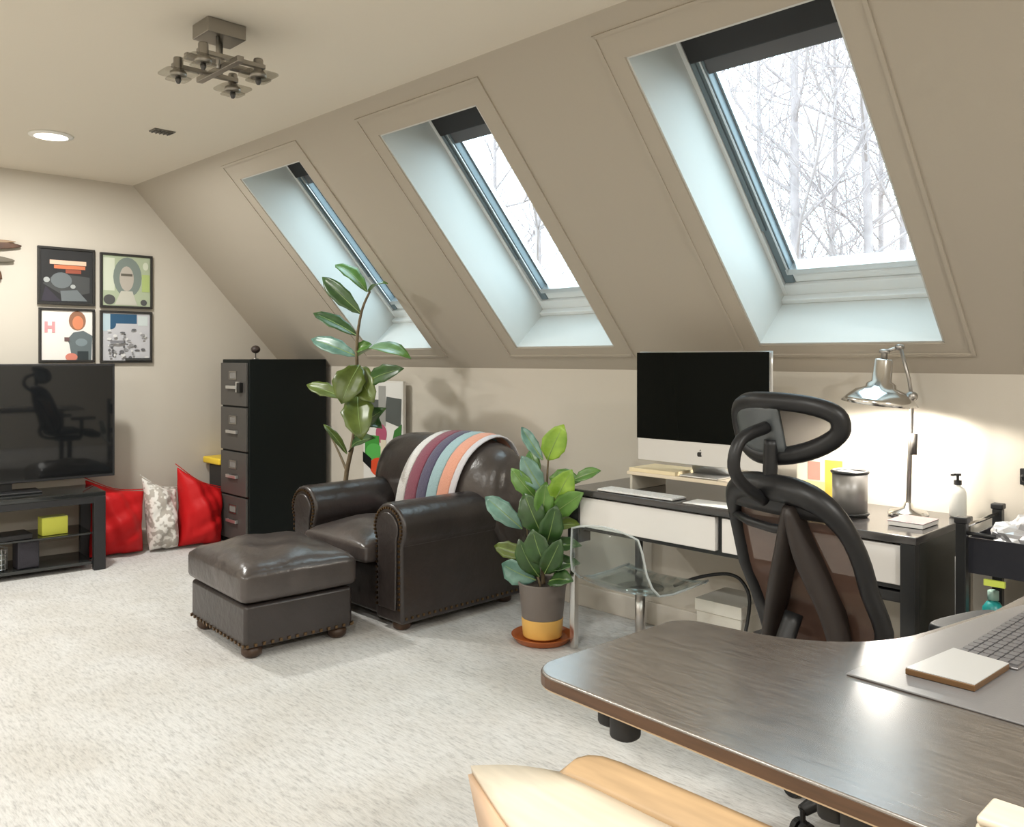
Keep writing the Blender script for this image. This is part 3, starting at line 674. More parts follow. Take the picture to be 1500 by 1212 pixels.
ob('stem', tube(nb(), [(-4.535, 2.98, .42), (-4.527, 2.98, .51)], .016, 8), stem_m, ft)
fs = fig('fiddle_leaf_fig', 'short bushy fiddle-leaf fig in a grey and yellow pot beside the armchair', (-2.825, 2.97, 0), [STEM_SHORT, STEM_SHORT_SIDE], FIG_SHORT, .010)
pc = (-2.825, 2.97, 0)
pot = ob('pot', lathe(nb(), [(.098, .115), (.113, .262), (.118, .275), (.118, .285), (.108, .285), (.106, .262), (.01, .262)], 32, pc), mat('grey_glaze', (.17, .145, .13), .45), fs, bev=.003)
ob('pot_base', lathe(nb(), [(.085, .022), (.094, .03), (.1005, .1155), (.02, .1155)], 32, pc), mat('yellow_glaze', (.78, .46, .12), .4), fs, bev=.003, label='yellow lower half of the pot')
ob('soil', lathe(nb(), [(.106, .262), (.08, .27), (.01, .272)], 20, pc), MATS['soil'], fs)
ob('saucer', lathe(nb(), [(.10, .001), (.125, .004), (.145, .028), (.150, .036), (.142, .036), (.122, .018), (.02, .016)], 32, pc), mat('terracotta', (.38, .10, .022), .38), fs, bev=.002)

# painted canvas standing on the floor behind the tall fig
pa = thing('painted_canvas', 'canvas painted in white, green, red and grey patches behind the tall fig', 'painting', (-4.83, 3.47, 0))
ob('canvas', bx(nb(), -5.06, -4.60, 3.485, 3.51, .0, 1.195), mat('canvas_white', (.70, .68, .64), .8), pa, bev=.003)
def flat_art(name, parent, org, eu, ev, nrm, shapes):
    """flat print: shapes = (colour name, rgb, polygon in 0..1)"""
    bm = nb(); ms = []; org, eu, ev, nrm = Vector(org), Vector(eu), Vector(ev), Vector(nrm)
    for k, (cn, c, poly) in enumerate(shapes):
        m = mat('print_'+cn, c, .35, spec=.4)
        if m not in ms: ms.append(m)
        f = bm.faces.new([bm.verts.new(org + eu*u + ev*v + nrm*(.0004*(k+1))) for u, v in poly]); f.material_index = ms.index(m)
    if True:
        me = bpy.data.meshes.new(name); bm.transform(root_m(parent).inverted()); bm.normal_update(); bm.to_mesh(me); bm.free()
        for m in ms: me.materials.append(m)
        o = bpy.data.objects.new(name, me); COL.objects.link(o); o.parent = parent; return o
def rc(a, b, c, d): return [(a, b), (c, b), (c, d), (a, d)]
flat_art('print', pa, (-5.06, 3.485, 0), (.46, 0, 0), (0, 0, 1.195), (0, -1, 0), [
    ('white', (.72, .71, .68), rc(.02, .01, .98, .99)), ('graphite', (.10, .11, .105), rc(.12, .76, .40, .89)), ('graphite', (.10, .11, .105), [(.55, .77), (.95, .74), (.97, .90), (.60, .91)]), ('mid_grey', (.33, .33, .31), rc(.40, .74, .58, .97)),
    ('rose', (.42, .10, .17), ell(.47, .695, .14, .055)), ('green', (.06, .28, .05), rc(.05, .56, .42, .68)), ('leaf_green', (.10, .42, .09), ell(.30, .585, .22, .05)), ('deep_green', (.05, .18, .04), [(.66, .55), (.92, .55), (.98, .76), (.80, .72)]),
    ('cream', (.70, .64, .50), rc(.46, .54, .60, .66)), ('red', (.68, .08, .03), ell(.42, .50, .24, .055)), ('black', (.01, .012, .012), [(.0, .52), (.22, .48), (.22, .545), (.0, .58)])])

# ---------------------------------------------------------------- writing desk by the knee wall
wd = thing('writing_desk', 'long black-topped desk with white drawer fronts against the knee wall', 'desk', (-1.88, 3.24, 0))
dtop = mat('desk_top_dark', (.045, .042, .042), .16, spec=.8)
dwhite = mat('drawer_white', (.80, .78, .76), .35)
ob('desktop', bx(nb(), -2.67, -1.10, 2.965, 3.53, .722, .750), dtop, wd, bev=.004)
for x0, x1 in ((-2.635, -1.885), (-1.855, -1.150)):
    ob('drawer', bx(nb(), x0, x1, 2.985, 3.40, .575, .712), dwhite, wd, bev=.004)
ob('apron', bx(nb(), -2.65, -1.13, 3.01, 3.50, .555, .722), black_metal, wd)
ob('side_panel', bx(nb(), -1.122, -1.105, 3.01, 3.52, .0, .722), mat('side_panel_black', (.02, .022, .02), .22, spec=.6), wd, bev=.003)
ob('leg', bx(nb(), -1.155, -1.105, 2.970, 3.012, 0, .722), black_metal, wd, bev=.003)
ob('leg', bx(nb(), -2.665, -2.635, 2.985, 3.015, 0, .50), chrome, wd, bev=.003, label='slim chrome leg')
ob('leg_bracket', bx(nb(), -2.668, -2.60, 2.975, 3.06, .50, .722), black_metal, wd, bev=.003)
ob('leg', bx(nb(), -2.665, -2.635, 3.48, 3.51, 0, .555), black_metal, wd, bev=.003)
ob('cable_tray', bx(nb(), -1.50, -1.16, 3.02, 3.30, .505, .545), black_plastic, wd, bev=.006)

def sheet(name, label, poly, z, t, m, cat='paper', group=None): return tag(ob(name, prism(nb(), poly, z, z+t), m), label, cat, group)
paper = mat('paper_white', (.85, .84, .82), .6)
wk = thing('white_keyboard', 'slim white keyboard near the front edge of the writing desk', 'keyboard', (-2.30, 3.035, .7505))
ob('base', bx(nb(), -2.50, -2.09, 2.985, 3.09, .751, .759), mat('kb_alu', (.80, .80, .80), .3, metal=.5), wk, bev=.003)
kwm = mat('white_key', (.86, .86, .85), .4); bm = nb(); bx(bm, -.0125, .0125, -.0075, .0075, 0, .003); k0 = ob('key', bm, kwm, wk, world=False); first = True
for r_ in range(5):
    for c_ in range(14):
        o = k0 if first else k0.copy()
        if not first: COL.objects.link(o)
        first = False; o.parent = wk; o.location = (-2.50+.018+c_*.0288+.30+2.0, -.042+r_*.0195+.002, .0085)
for o in [c for c in bpy.data.objects if c.parent == wk and c.name.startswith('key')]: o.location.x += 0
sheet('paper_sheet', 'sheet of white paper on the writing desk right of the white keyboard', [(-2.04, 2.985), (-1.78, 2.99), (-1.80, 3.12), (-2.05, 3.11)], .751, .0012, paper)

# computer on a low riser
ri = thing('monitor_riser', 'low pale monitor riser on the writing desk under the computer', 'riser', (-2.10, 3.24, .7505))
ob('shelf', bx(nb(), -2.42, -1.78, 3.10, 3.38, .822, .838), mat('riser_pale', (.72, .62, .48), .3), ri, bev=.003)
for x in (-2.41, -1.80): ob('leg', bx(nb(), x, x+.014, 3.11, 3.37, .7505, .822), mat('riser_leg', (.62, .58, .50), .35), ri, bev=.002)
sheet('paper_stack', 'stack of cream papers on the riser in front of the computer', [(-2.41, 3.105), (-2.16, 3.105), (-2.16, 3.30), (-2.41, 3.30)], .8385, .016, mat('cream_paper', (.80, .68, .45), .7))
im = thing('desktop_computer', 'all-in-one computer with a black screen and silver chin on the writing desk', 'computer', (-2.05, 3.22, .8385))
ob('bezel', bx(nb(), -2.382, -1.727, 3.130, 3.150, .890, 1.374), alu, im, bev=.004)
ob('display_glass', bx(nb(), -2.383, -1.726, 3.1275, 3.1298, .990, 1.3755), mat('display_black', (.002, .003, .0025), .08, spec=.08), im)
bm = nb(); cx_, cz_ = -2.052, .940
apple = [(cx_+.013*math.sin(a)*(1+.12*math.cos(2*a)) - (.004 if 1.1 < a < 2.0 else 0), cz_-.001+.012*math.cos(a)*(1-.18*math.cos(a)**8)) for a in [2*PI*k/28 for k in range(28)]]
lg = prism(bm, [(x, z) for x, z in apple], 3.1285, 3.130, 'y'); prism(bm, [(cx_, cz_+.013), (cx_+.004, cz_+.014), (cx_+.007, cz_+.020), (cx_+.002, cz_+.018)], 3.1285, 3.130, 'y')
ob('logo', bm, mat('logo_black', (.01, .01, .01), .3), im)
bm = nb(); secs = []
for k in range(7):
    a = k/6; secs.append([(-2.05-.095, 3.15+.075*a, 1.10-.255*a**.8+0), (-2.05+.095, 3.15+.075*a, 1.10-.255*a**.8)])
loft(bm, secs); ob('stand_neck', bm, alu, im, solid=.006, smooth=True)
ob('stand_foot', bx(nb(), -2.145, -1.955, 3.115+.0, 3.30, .8385, .846), alu, im, bev=.003)
bm = nb(); secs = [[Vector((x, 3.150+.035*max(0, (1-((x+2.052)/.33)**2))*max(0, (1-((z-1.135)/.245)**2)), z)) for z in [.89+.49*j/8 for j in range(9)]] for x in [-2.382+.66*i/10 for i in range(11)]]
loft(bm, secs); ob('rear_shell', bm, alu, im, smooth=True, solid=.002)

# things right of the computer
pcup = thing('pen_cup', 'tall grey metal mesh cup with dark rims on the writing desk by the lamp', 'cup', (-1.43, 3.20, .7505))
bm = nb(); lathe(bm, [(.062, .751), (.064, .925), (.060, .925), (.058, .755), (.01, .755)], 28, (-1.43, 3.20, 0)); ob('body', bm, mat('mesh_steel', (.30, .29, .28), .4, metal=.7), pcup, smooth=True)
for z in (.762, .918): ob('rim', closed_tube(nb(), [(-1.43+.065*math.cos(2*PI*k/28), 3.20+.065*math.sin(2*PI*k/28), z) for k in range(28)], .006, 6, (0, 0, 1)), black_metal, pcup, smooth=True)
yc = thing('patterned_box', 'small white box printed with yellow and pink patches behind the office chair', 'box', (-1.62, 3.42, .7505))
ob('body', bx(nb(), -1.74, -1.53, 3.38, 3.46, .751, .965), mat('box_cream', (.85, .80, .70), .5), yc, bev=.003)
flat_art('print', yc, (-1.74, 3.38, .751), (.21, 0, 0), (0, 0, .214), (0, -1, 0), [('pale', (.85, .80, .68), rc(.03, .03, .97, .97)), ('yellow', (.85, .60, .10), rc(.60, .05, .95, .85)), ('pink', (.60, .32, .26), rc(.25, .45, .50, .80)), ('light_yellow', (.85, .74, .36), rc(.05, .05, .6, .42))])
wc = thing('white_mug', 'white mug behind the office chair on the writing desk', 'mug', (-1.715, 3.30, .7505))
ob('body', lathe(nb(), [(.036, .751), (.040, .76), (.040, .848), (.036, .848), (.035, .76), (.01, .757)], 24, (-1.715, 3.30, 0)), mat('white_glaze', (.85, .85, .84), .2), wc, smooth=True)
ob('handle', tube(nb(), [(-1.715+.038, 3.30, .83), (-1.715+.065, 3.30, .82), (-1.715+.068, 3.30, .79), (-1.715+.038, 3.30, .775)], .005, 8), MATS['white_glaze'], wc, smooth=True)

# desk lamp
lx, ly = -1.36, 3.30
dl = thing('desk_lamp', 'chrome dome desk lamp shining on the knee wall', 'lamp', (-1.275, 3.36, .7505))
ob('base', lathe(nb(), [(.070, .751), (.073, .757), (.066, .770), (.02, .780), (.014, .80)], 32, (-1.275, 3.36, 0)), chrome, dl, smooth=True)
ob('pole', tube(nb(), [(-1.275, 3.36, .78), (-1.262, 3.36, 1.20)], .009, 12), steel, dl, smooth=True)
ob('pole_clamp', tube(nb(), [(-1.252, 3.352, .985), (-1.249, 3.352, 1.065)], .012, 10), mat('clamp_grey', (.15, .14, .13), .4, metal=.6), dl, smooth=True)
ob('arm', tube(nb(), [(-1.262, 3.36, 1.20), (-1.268, 3.35, 1.27), (-1.295, 3.335, 1.395)], .0065, 10), steel, dl, smooth=True)
ob('joint', cyl(nb(), (-1.262, 3.345, 1.205), (-1.262, 3.375, 1.205), .018, 14), steel, dl, smooth=True)
ob('joint', cyl(nb(), (-1.297, 3.32, 1.392), (-1.297, 3.35, 1.392), .012, 14), steel, dl, smooth=True)
tilt = (0, math.radians(6), 0)
prof = [(.030, .170), (.033, .165), (.036, .085), (.052, .075), (.056, .060), (.090, .048), (.120, .022), (.138, .0), (.134, .0), (.115, .020), (.086, .043), (.05, .055), (.03, .06)]
sh = ob('shade', lathe(nb(), prof, 40, (lx, ly, 1.178), tilt), chrome, dl, smooth=True)
ob('finial', lathe(nb(), [(.012, .168), (.012, .19), (.02, .195), (.018, .205), (.004, .208)], 16, (lx, ly, 1.178), tilt), steel, sh, smooth=True)
ob('shade_hinge', tube(nb(), [(-1.297, 3.335, 1.392), (lx+.02, ly+.005, 1.375)], .007, 8), steel, dl, smooth=True)
bulb = mat('bulb_glow', (1, .9, .7), .5, emit=(1, .88, .70), estr=14)
bm = nb(); bmesh.ops.create_uvsphere(bm, u_segments=16, v_segments=10, radius=.028, matrix=Matrix.Translation((lx, ly, 1.195))); ob('bulb', bm, bulb, dl, smooth=True)
lamp('desk_lamp_glow', 'SPOT', (lx, ly, 1.192), 210, (1, .93, .82), .03); bpy.data.lights['desk_lamp_glow'].spot_size = math.radians(165); bpy.data.lights['desk_lamp_glow'].spot_blend = .25
nbk = thing('notebook', 'thin flat notebook lying beside the lamp base on the writing desk', 'notebook', (-1.17, 3.26, .7505))
ob('pages', bx(nb(), -1.255, -1.135, 3.12, 3.27, .752, .766), paper, nbk)
ob('cover', bx(nb(), -1.258, -1.132, 3.118, 3.273, .766, .769), mat('plum_cover', (.22, .17, .18), .35), nbk, bev=.001)
sb = thing('sanitizer_bottle', 'clear white pump bottle with a black top at the right end of the writing desk', 'bottle', (-1.135, 3.47, .7505))
ob('body', lathe(nb(), [(.026, .751), (.030, .757), (.030, .842), (.024, .858), (.011, .866), (.011, .874)], 24, (-1.135, 3.47, 0)), mat('bottle_white', (.82, .82, .78), .2), sb, smooth=True)
bm = nb(); lathe(bm, [(.014, .872), (.014, .888), (.005, .890), (.005, .905), (.012, .906), (.012, .914)], 16, (-1.135, 3.47, 0)); box(bm, (-1.145, 3.455, .910), (.010, .035, .007)); ob('pump', bm, black_plastic, sb)

# under the desk
wb = thing('white_carton', 'white cardboard carton on the floor under the writing desk', 'carton', (-2.02, 3.36, 0))
ob('body', bx(nb(), -2.14, -1.92, 3.24, 3.48, .001, .235), mat('carton_white', (.80, .77, .70), .6), wb, bev=.003)
ob('lid', bx(nb(), -2.146, -1.914, 3.234, 3.486, .236, .290), mat('carton_lid', (.86, .83, .76), .6), wb, bev=.003)
tag(ob('cable', tube(nb(), smooth_path([(-2.30, 3.3, .30), (-2.20, 3.3, .350), (-2.092, 3.3, .389), (-2.006, 3.3, .405), (-1.94, 3.29, .385), (-1.895, 3.27, .31), (-1.89, 3.2, .14), (-1.90, 3.12, .0085), (-1.7, 3.1, .0085)], 4), .0075, 8), black_soft, smooth=True), 'thick black cable arching under the writing desk', 'cable')

# clear acrylic swivel chair
xc, yc_ = -2.17, 2.87
ax = thing('acrylic_chair', 'clear acrylic swivel chair on a chrome pedestal tucked under the writing desk', 'chair', (xc, yc_, 0))
ob('pedestal_base', lathe(nb(), [(.20, .0), (.205, .006), (.19, .016), (.07, .03), (.032, .06), (.026, .12), (.024, .16)], 36, (xc, yc_, 0)), chrome, ax, smooth=True)
ob('column', cyl(nb(), (xc, yc_, .16), (xc, yc_, .385), .021, 20), steel, ax, smooth=True)
ob('swivel_plate', lathe(nb(), [(.02, .375), (.09, .39), (.10, .398), (.02, .40)], 24, (xc, yc_, 0)), chrome, ax, smooth=True)
bm = nb(); secs = []
prof_ = [(.20, .405), (.19, .412), (.08, .405), (-.06, .402), (-.15, .412), (-.195, .45), (-.215, .52), (-.225, .60), (-.235, .68)]
for k in range(9):
    u = -1+k/4; secs.append([Vector((xc+u*.205*(1-.06*max(0, i-5)), yc_+y*(1 if i else 1-.15*u*u), z+.018*u*u*(1 if i < 6 else .2)+(0 if i < 8 else -.03*u*u))) for i, (y, z) in enumerate(prof_)])
loft(bm, secs); ob('shell', bm, acrylic, ax, smooth=True, solid=.006)
edge = [secs[k][-1] for k in range(9)] + [secs[8][i] for i in range(7, 0, -1)] + [secs[k][0] for k in range(8, -1, -1)] + [secs[0][i] for i in range(1, 8)]
ob('shell_edge', closed_tube(nb(), edge, .0045, 6, (0, .4, 1)), thin_mix('acrylic_edge', (.62, .66, .66), .55, .2), ax, smooth=True)

# ---------------------------------------------------------------- office chair
oc = thing('office_chair', 'black mesh office chair with a headrest seen from behind', 'chair', (-1.06, 2.46, 0), math.radians(-16))
def loc(o): return o
mesh_m = thin_mix('mesh_cloth', (.075, .040, .028), .88, .8, .2); mesh_h = thin_mix('headrest_cloth', (.06, .05, .05), .74, .8, .2); cf = mat('chair_frame', (.011, .011, .012), .42, spec=.4)
for k in range(5):
    a = math.radians(48+72*k); e = (.22*math.cos(a), .22*math.sin(a), .085)
    l_ = ob('leg', tube(nb(), [(0, 0, .12), (.15*math.cos(a), .15*math.sin(a), .105), e], [.034, .028, .020], 8, flat=.7), cf, oc, smooth=True, world=False)
    bm = nb(); 
    for s in (-1, 1):
        o_ = Vector((e[0], e[1], .0295)) + Vector((-math.sin(a), math.cos(a), 0))*s*.014; n_ = Vector((-math.sin(a), math.cos(a), 0))*.009
        tube(bm, [o_-n_, o_+n_], .0285, 14)
    tube(bm, [(e[0], e[1], .03), (e[0], e[1], .09)], .008, 8)
    ob('caster', bm, black_soft, l_, world=False)
ob('gas_column', cyl(nb(), (0, 0, .11), (0, 0, .40), .026, 16), black_metal, oc, smooth=True, world=False)
ob('tilt_mechanism', box(nb(), (0, -.02, .42), (.16, .26, .06)), cf, oc, bev=.02, world=False)
bm = nb(); secs = []
for k in range(11):
    u = -1+k/5; secs.append([(u*.235, -.20+.45*j/8, .50-.02*(1-u*u)-.05*max(0, j/8-.75)*4+.012*math.sin(PI*j/8)) for j in range(9)])
loft(bm, secs); ob('seat', bm, mat('seat_cloth', (.03, .026, .024), .85, bump=.4, bscale=200), oc, smooth=True, solid=.05, world=False)
def BK(u, t, back=0):   # u -1..1 across, t 0..1 up the backrest (own space, faces +y)
    z = .50+.505*t; half = .225*(1-.10*t*t)*(.86+.14*min(1, t*4)); y = -.225-.145*t + .02*math.sin(PI*t) + .035*u*u*1.0 + .03*math.sin(PI*min(1, t*2.2))
    return Vector((u*half, y-back, z))
loop = []
for p in [(u, t) for u, t in ell(0, .5, 1, .5, 56, p=3.4)]: loop.append(BK(p[0], p[1]))
rad = [.024+.012*max(0, (p.z-.90)/.1) for p in loop]
ob('back_frame', closed_tube(nb(), loop, rad, 10, (0, 1, -.35)), cf, oc, smooth=True, world=False)
bm = nb(); loft(bm, [[BK((-.99+1.98*i/12)*(1-.22*max(0, j/14-.8)*5), .01+.98*j/14) for j in range(15)] for i in range(13)]); ob('back_mesh', bm, mesh_m, oc, smooth=True, world=False)
bm = nb(); secs = [[BK((-.93+1.86*i/12)*(1-.28*max(0, t-.88)*8), t, .0)+Vector((0, -.012, 0)) for t in (.86, .90, .95, .985)] for i in range(13)]; loft(bm, secs); ob('top_panel', bm, cf, oc, smooth=True, solid=.016, world=False)
for s in (-1, 1):
    pts = [BK(.36, .92, .018), BK(.36+(s*.62-.36)*.22, .68, .028), BK(.36+(s*.66-.36)*.6, .38, .032), BK(s*.70, .04, .03)]
    p = smooth_path(pts, 4); ob('back_strut', tube(nb(), p, [.028+.020*math.sin(PI*k/(len(p)-1)) for k in range(len(p))], 10, flat=.5), mat('strut_brown', (.020, .014, .012), .5), oc, smooth=True, world=False)
ob('lumbar_bar', tube(nb(), [BK(-.97, .79, .010), BK(-.5, .775, .022), BK(-.1, .77, .022), BK(.30, .775, .018)], .013, 8), cf, oc, smooth=True, world=False)
ob('lumbar_pad', loft(nb(), [[BK(-.6+1.2*i/8, t, -.02) for t in (.14, .20, .27, .33)] for i in range(9)]), MATS['seat_cloth'], oc, smooth=True, solid=.02, world=False)
ob('back_spine', tube(nb(), smooth_path([(0, -.10, .42), (0, -.27, .44), (0, -.33, .52), BK(0, .3, .05)], 4), .03, 10, flat=.6), cf, oc, smooth=True, world=False)
# headrest
hc = Vector((0, -.355, 1.160)); tl_ = math.radians(14)
def HR(u, v):
    x = .178*u; y = .055*abs(u)**1.8; z = .078*v*(1-.15*u*u-.14*u); y2 = -math.sin(tl_)*z
    return hc + Vector((x, y+y2+.0, z*math.cos(tl_)+.010*u*u+.012*u))
loop = [HR(u, v) for u, v in ell(0, 0, 1, 1, 44, p=2.7)]
hr = ob('headrest', closed_tube(nb(), loop, .025, 10, (0, 1, .2), flat=1.0), cf, oc, smooth=True, world=False)
bm = nb(); loft(bm, [[HR(-.95+1.9*i/12, (-.92+1.84*j/8)*(1-.92*abs(-.95+1.9*i/12)**5)) for j in range(9)] for i in range(13)]); ob('headrest_mesh', bm, mesh_h, hr, smooth=True, world=False)
bm = nb(); loft(bm, [[HR(-.90+1.12*i/8, (-.9+1.8*j/6)*(1-.25*abs(-.90+1.12*i/8)**3))+Vector((0, -.012, 0)) for j in range(7)] for i in range(9)]); ob('headrest_plate', bm, mat('plate_grey', (.085, .095, .10), .35, spec=.6), hr, smooth=True, solid=.012, world=False)
ob('headrest_stem', tube(nb(), smooth_path([BK(0, .93, .03), (0, -.455, 1.01), (0, -.495, 1.065), (0, -.47, 1.135), (0, -.38, 1.165)], 5), .017, 10), cf, oc, smooth=True, world=False)
ob('headrest_stem', tube(nb(), smooth_path([BK(0, .97, .0), (0, -.365, 1.05), (0, -.36, 1.13)], 4), .020, 10), cf, oc, smooth=True, world=False)
for s in (-1, 1):
    ob('armrest_post', tube(nb(), smooth_path([(s*.20, .0, .44), (s*.30, .0, .46), (s*.315, .0, .55), (s*.315, .0, .648)], 4), .020, 10), cf, oc, smooth=True, world=False)
    bm = nb(); prism(bm, ell(s*.315, .02, .048, .135, 24, p=3.2), .645, .678); ob('armrest_pad', bm, black_soft, oc, bev=.010, seg=3, world=False)

# ---------------------------------------------------------------- utility cart at the right edge
ct = thing('utility_cart', 'black rolling utility cart at the right edge beside the writing desk', 'cart', (-.72, 3.20, 0))
cx0, cx1, cy0, cy1 = -.965, -.40, 2.99, 3.36
for x in (cx0, cx1):
    for y in (cy0, cy1):
        pst = ob('post', bx(nb(), x-.016, x+.016, y-.016, y+.016, .06, .815), black_metal, ct, bev=.003)
        ob('caster', lathe(nb(), [(.026, -.012), (.028, -.008), (.028, .008), (.026, .012)], 16, (x, y, .030), (PI/2, 0, 0)), black_soft, pst)
        ob('post_cap', bx(nb(), x-.020, x+.020, y-.020, y+.020, .815, .835), black_plastic, pst, bev=.004)
traym = mat('cart_tray', (.018, .019, .026), .4)
def traypart(z, h):
    bm = nb(); bx(bm, cx0+.01, cx1-.01, cy0+.01, cy1-.01, z, z+.008)
    for a in ((cx0+.01, cx1-.01, cy0+.01, cy0+.016), (cx0+.01, cx1-.01, cy1-.016, cy1-.01), (cx0+.01, cx0+.016, cy0+.016, cy1-.016), (cx1-.016, cx1-.01, cy0+.016, cy1-.016)): bx(bm, *a, z+.008, z+h)
    ob('tray', bm, traym, ct)
traypart(.655, .115); traypart(.42, .05); traypart(.12, .07)
ob('side_rail', tube(nb(), [(cx0, cy0, .80), (cx0+.0, cy1, .80)], .007, 8), chrome, ct, smooth=True)
ob('side_rail', tube(nb(), [(cx0-.02, cy0+.01, .12), (cx0-.02, cy0+.01, .70)], .005, 8), alu, ct, smooth=True)
ob('top_rail', tube(nb(), [(cx0, cy0, .785), (cx0+.10, cy0-.005, .785)], .006, 8), black_plastic, ct, smooth=True)
ob('rail_clip', bx(nb(), cx0+.065, cx0+.125, cy0-.004, cy0+.009, .626, .645), mat('lime_plastic', (.62, .72, .12), .4), ct, label='lime green clip under the top tray')
cr = thing('crumpled_bag', 'crumpled silver and white plastic bag in the top tray of the cart', 'bag', (-.72, 3.15, .664))
bm = nb(); bmesh.ops.create_icosphere(bm, subdivisions=4, radius=1); rr_ = random.Random(5)
from mathutils import noise as MN
for v in bm.verts:
    n1 = MN.noise(v.co*2.6)*.28 + MN.noise(v.co*6)*.14; v.co = Vector((v.co.x*.17, v.co.y*.085, v.co.z*.085))*(1+n1)
zm = min(v.co.z for v in bm.verts)
for v in bm.verts: v.co += Vector((-.74, 3.10, .664-zm))
ob('body', bm, mat('silver_film', (.62, .62, .64), .25, metal=.35), cr)
ob('knot', lathe(nb(), [(.012, 0), (.018, .02), (.034, .05), (.02, .055)], 10, (-.74, 3.10, .80)), MATS['silver_film'], cr)
bs = thing('black_case', 'black rounded case standing behind the silver bag in the cart', 'case', (-.66, 3.28, .664))
bm = nb(); box(bm, (-.69, 3.285, .752), (.22, .09, .176), (0, 0, .1)); ob('body', bm, black_plastic, bs, bev=.02, seg=3)
ob('strap', tube(nb(), smooth_path([(-.76, 3.215, .82), (-.72, 3.20, .852), (-.66, 3.21, .852), (-.62, 3.23, .82)], 4), .006, 8), black_soft, bs, smooth=True)
tb = thing('teal_bottle', 'teal bottle with a pale cap on the middle shelf of the cart', 'bottle', (-.905, 3.10, .4285))
ob('body', lathe(nb(), [(.028, .429), (.032, .435), (.032, .53), (.02, .548), (.013, .552), (.013, .558)], 22, (-.905, 3.10, 0)), mat('teal_plastic', (.02, .28, .27), .35), tb, smooth=True)
ob('cap', lathe(nb(), [(.017, .556), (.017, .585), (.012, .588)], 16, (-.905, 3.10, 0)), mat('mint_cap', (.45, .68, .60), .4), tb, smooth=True)
for i, (x, y, c, nme, h, lb) in enumerate([(-.84, 3.09, (.16, .085, .07), 'rust_jar', .085, 'brown jar beside the teal bottle on the cart'), (-.77, 3.11, (.20, .12, .10), 'umber_jar', .12, 'taller brown jar second from the teal bottle on the cart'), (-.68, 3.12, (.60, .57, .52), 'stone_jar', .15, 'pale stone-coloured jar third from the teal bottle on the cart')]):
    j = thing('jar', lb, 'jar', (x, y, .4285), 0, 'jars on the cart')
    ob('body', lathe(nb(), [(.026, .429), (.030, .435), (.030, .429+h*.75), (.024, .429+h*.82)], 20, (x, y, 0)), mat(nme, c, .4), j, smooth=True)
    ob('lid', lathe(nb(), [(.027, .429+h*.82), (.027, .429+h), (.02, .432+h)], 20, (x, y, 0)), mat('jar_lid', (.75, .72, .68), .4), j, smooth=True)
hk = thing('wall_hook', 'small black hook on the knee wall above the cart', 'hook', (-.925, 3.54, .90))
ob('plate', bx(nb(), -.945, -.905, 3.538, 3.55, .885, .945), black_metal, hk, bev=.003)
ob('peg', tube(nb(), smooth_path([(-.925, 3.538, .92), (-.925, 3.51, .905), (-.925, 3.50, .925)], 3), .006, 8), black_metal, hk, smooth=True)

# ---------------------------------------------------------------- ceiling fittings
for k, (x, y) in enumerate(CANS):
    vis = k == 0
    d = thing('downlight', ['recessed round ceiling downlight lit above the television wall', 'recessed downlight over the left front of the room', 'recessed downlight over the middle of the front of the room', 'recessed downlight above the photographer', 'recessed downlight over the right side of the room', 'recessed downlight in the right front corner of the room', 'recessed downlight left of the photographer'][k], 'downlight', (x, y, 2.57), 0, 'recessed downlights')
    ob('trim_ring', lathe(nb(), [(.085, 2.578), (.112, 2.582), (.114, 2.589), (.085, 2.589)], 36, (x, y, 0), cap=False), mat('ring_white', (.85, .84, .80), .5), d, smooth=True)
    ob('diffuser', lathe(nb(), [(.086, 2.580), (.086, 2.588)], 32, (x, y, 0)), mat('downlight_diffuser', (1, .95, .85), .5, emit=(1, .93, .80), estr=6), d)
sl = thing('ceiling_light', 'chrome ceiling light of four square glass spots on crossed bars', 'ceiling light', (-3.04, 1.455, 2.36))
nick = mat('nickel', (.36, .34, .31), .28, metal=1); cx_, cy_ = -3.045, 1.455
ob('canopy', bx(nb(), cx_-.065, cx_+.065, cy_-.075, cy_+.075, 2.535, 2.59), nick, sl, bev=.004)
for s in (-1, 1): ob('drop_rod', cyl(nb(), (cx_+s*.03, cy_-s*.02, 2.42), (cx_+s*.03, cy_-s*.02, 2.54), .008, 10), nick, sl, smooth=True)
ob('cross_bar', box(nb(), (cx_, cy_, 2.425), (.34, .026, .022)), nick, sl, bev=.003)
ob('cross_bar', box(nb(), (cx_, cy_, 2.4475), (.026, .26, .022)), nick, sl, bev=.003)
ob('end_bar', box(nb(), (cx_-.115, cy_, 2.44), (.020, .26, .018)), nick, sl, bev=.003); ob('end_bar', box(nb(), (cx_+.10, cy_, 2.44), (.020, .26, .018)), nick, sl, bev=.003)
gl = glassy('shade_glass', (.80, .79, .76), .8)
for sx, sy in ((-.105, -.11), (.105, -.11), (.09, .11), (-.135, .12)):
    x, y = cx_+sx, cy_+sy
    sp_ = ob('spot_holder', lathe(nb(), [(.016, 2.47), (.018, 2.465), (.018, 2.425), (.030, 2.415), (.030, 2.40), (.012, 2.398)], 18, (x, y, 0)), nick, sl, smooth=True)
    bm = nb(); prism(bm, ell(x, y, .062, .062, 20, p=5), 2.408, 2.414); ob('glass_shade', bm, gl, sp_, bev=.002)
    bm = nb(); prism(bm, ell(x, y, .040, .040, 16, p=5), 2.388, 2.394); ob('lower_glass', bm, gl, sp_, bev=.002)
    ob('lamp_capsule', lathe(nb(), [(.010, 2.40), (.011, 2.385), (.006, 2.374)], 12, (x, y, 0)), mat('capsule_dark', (.06, .055, .05), .2), sp_, smooth=True)
vt = thing('ceiling_vent', 'small dark slotted vent in the ceiling beyond the chrome light', 'vent', (-4.675, 1.905, 2.578))
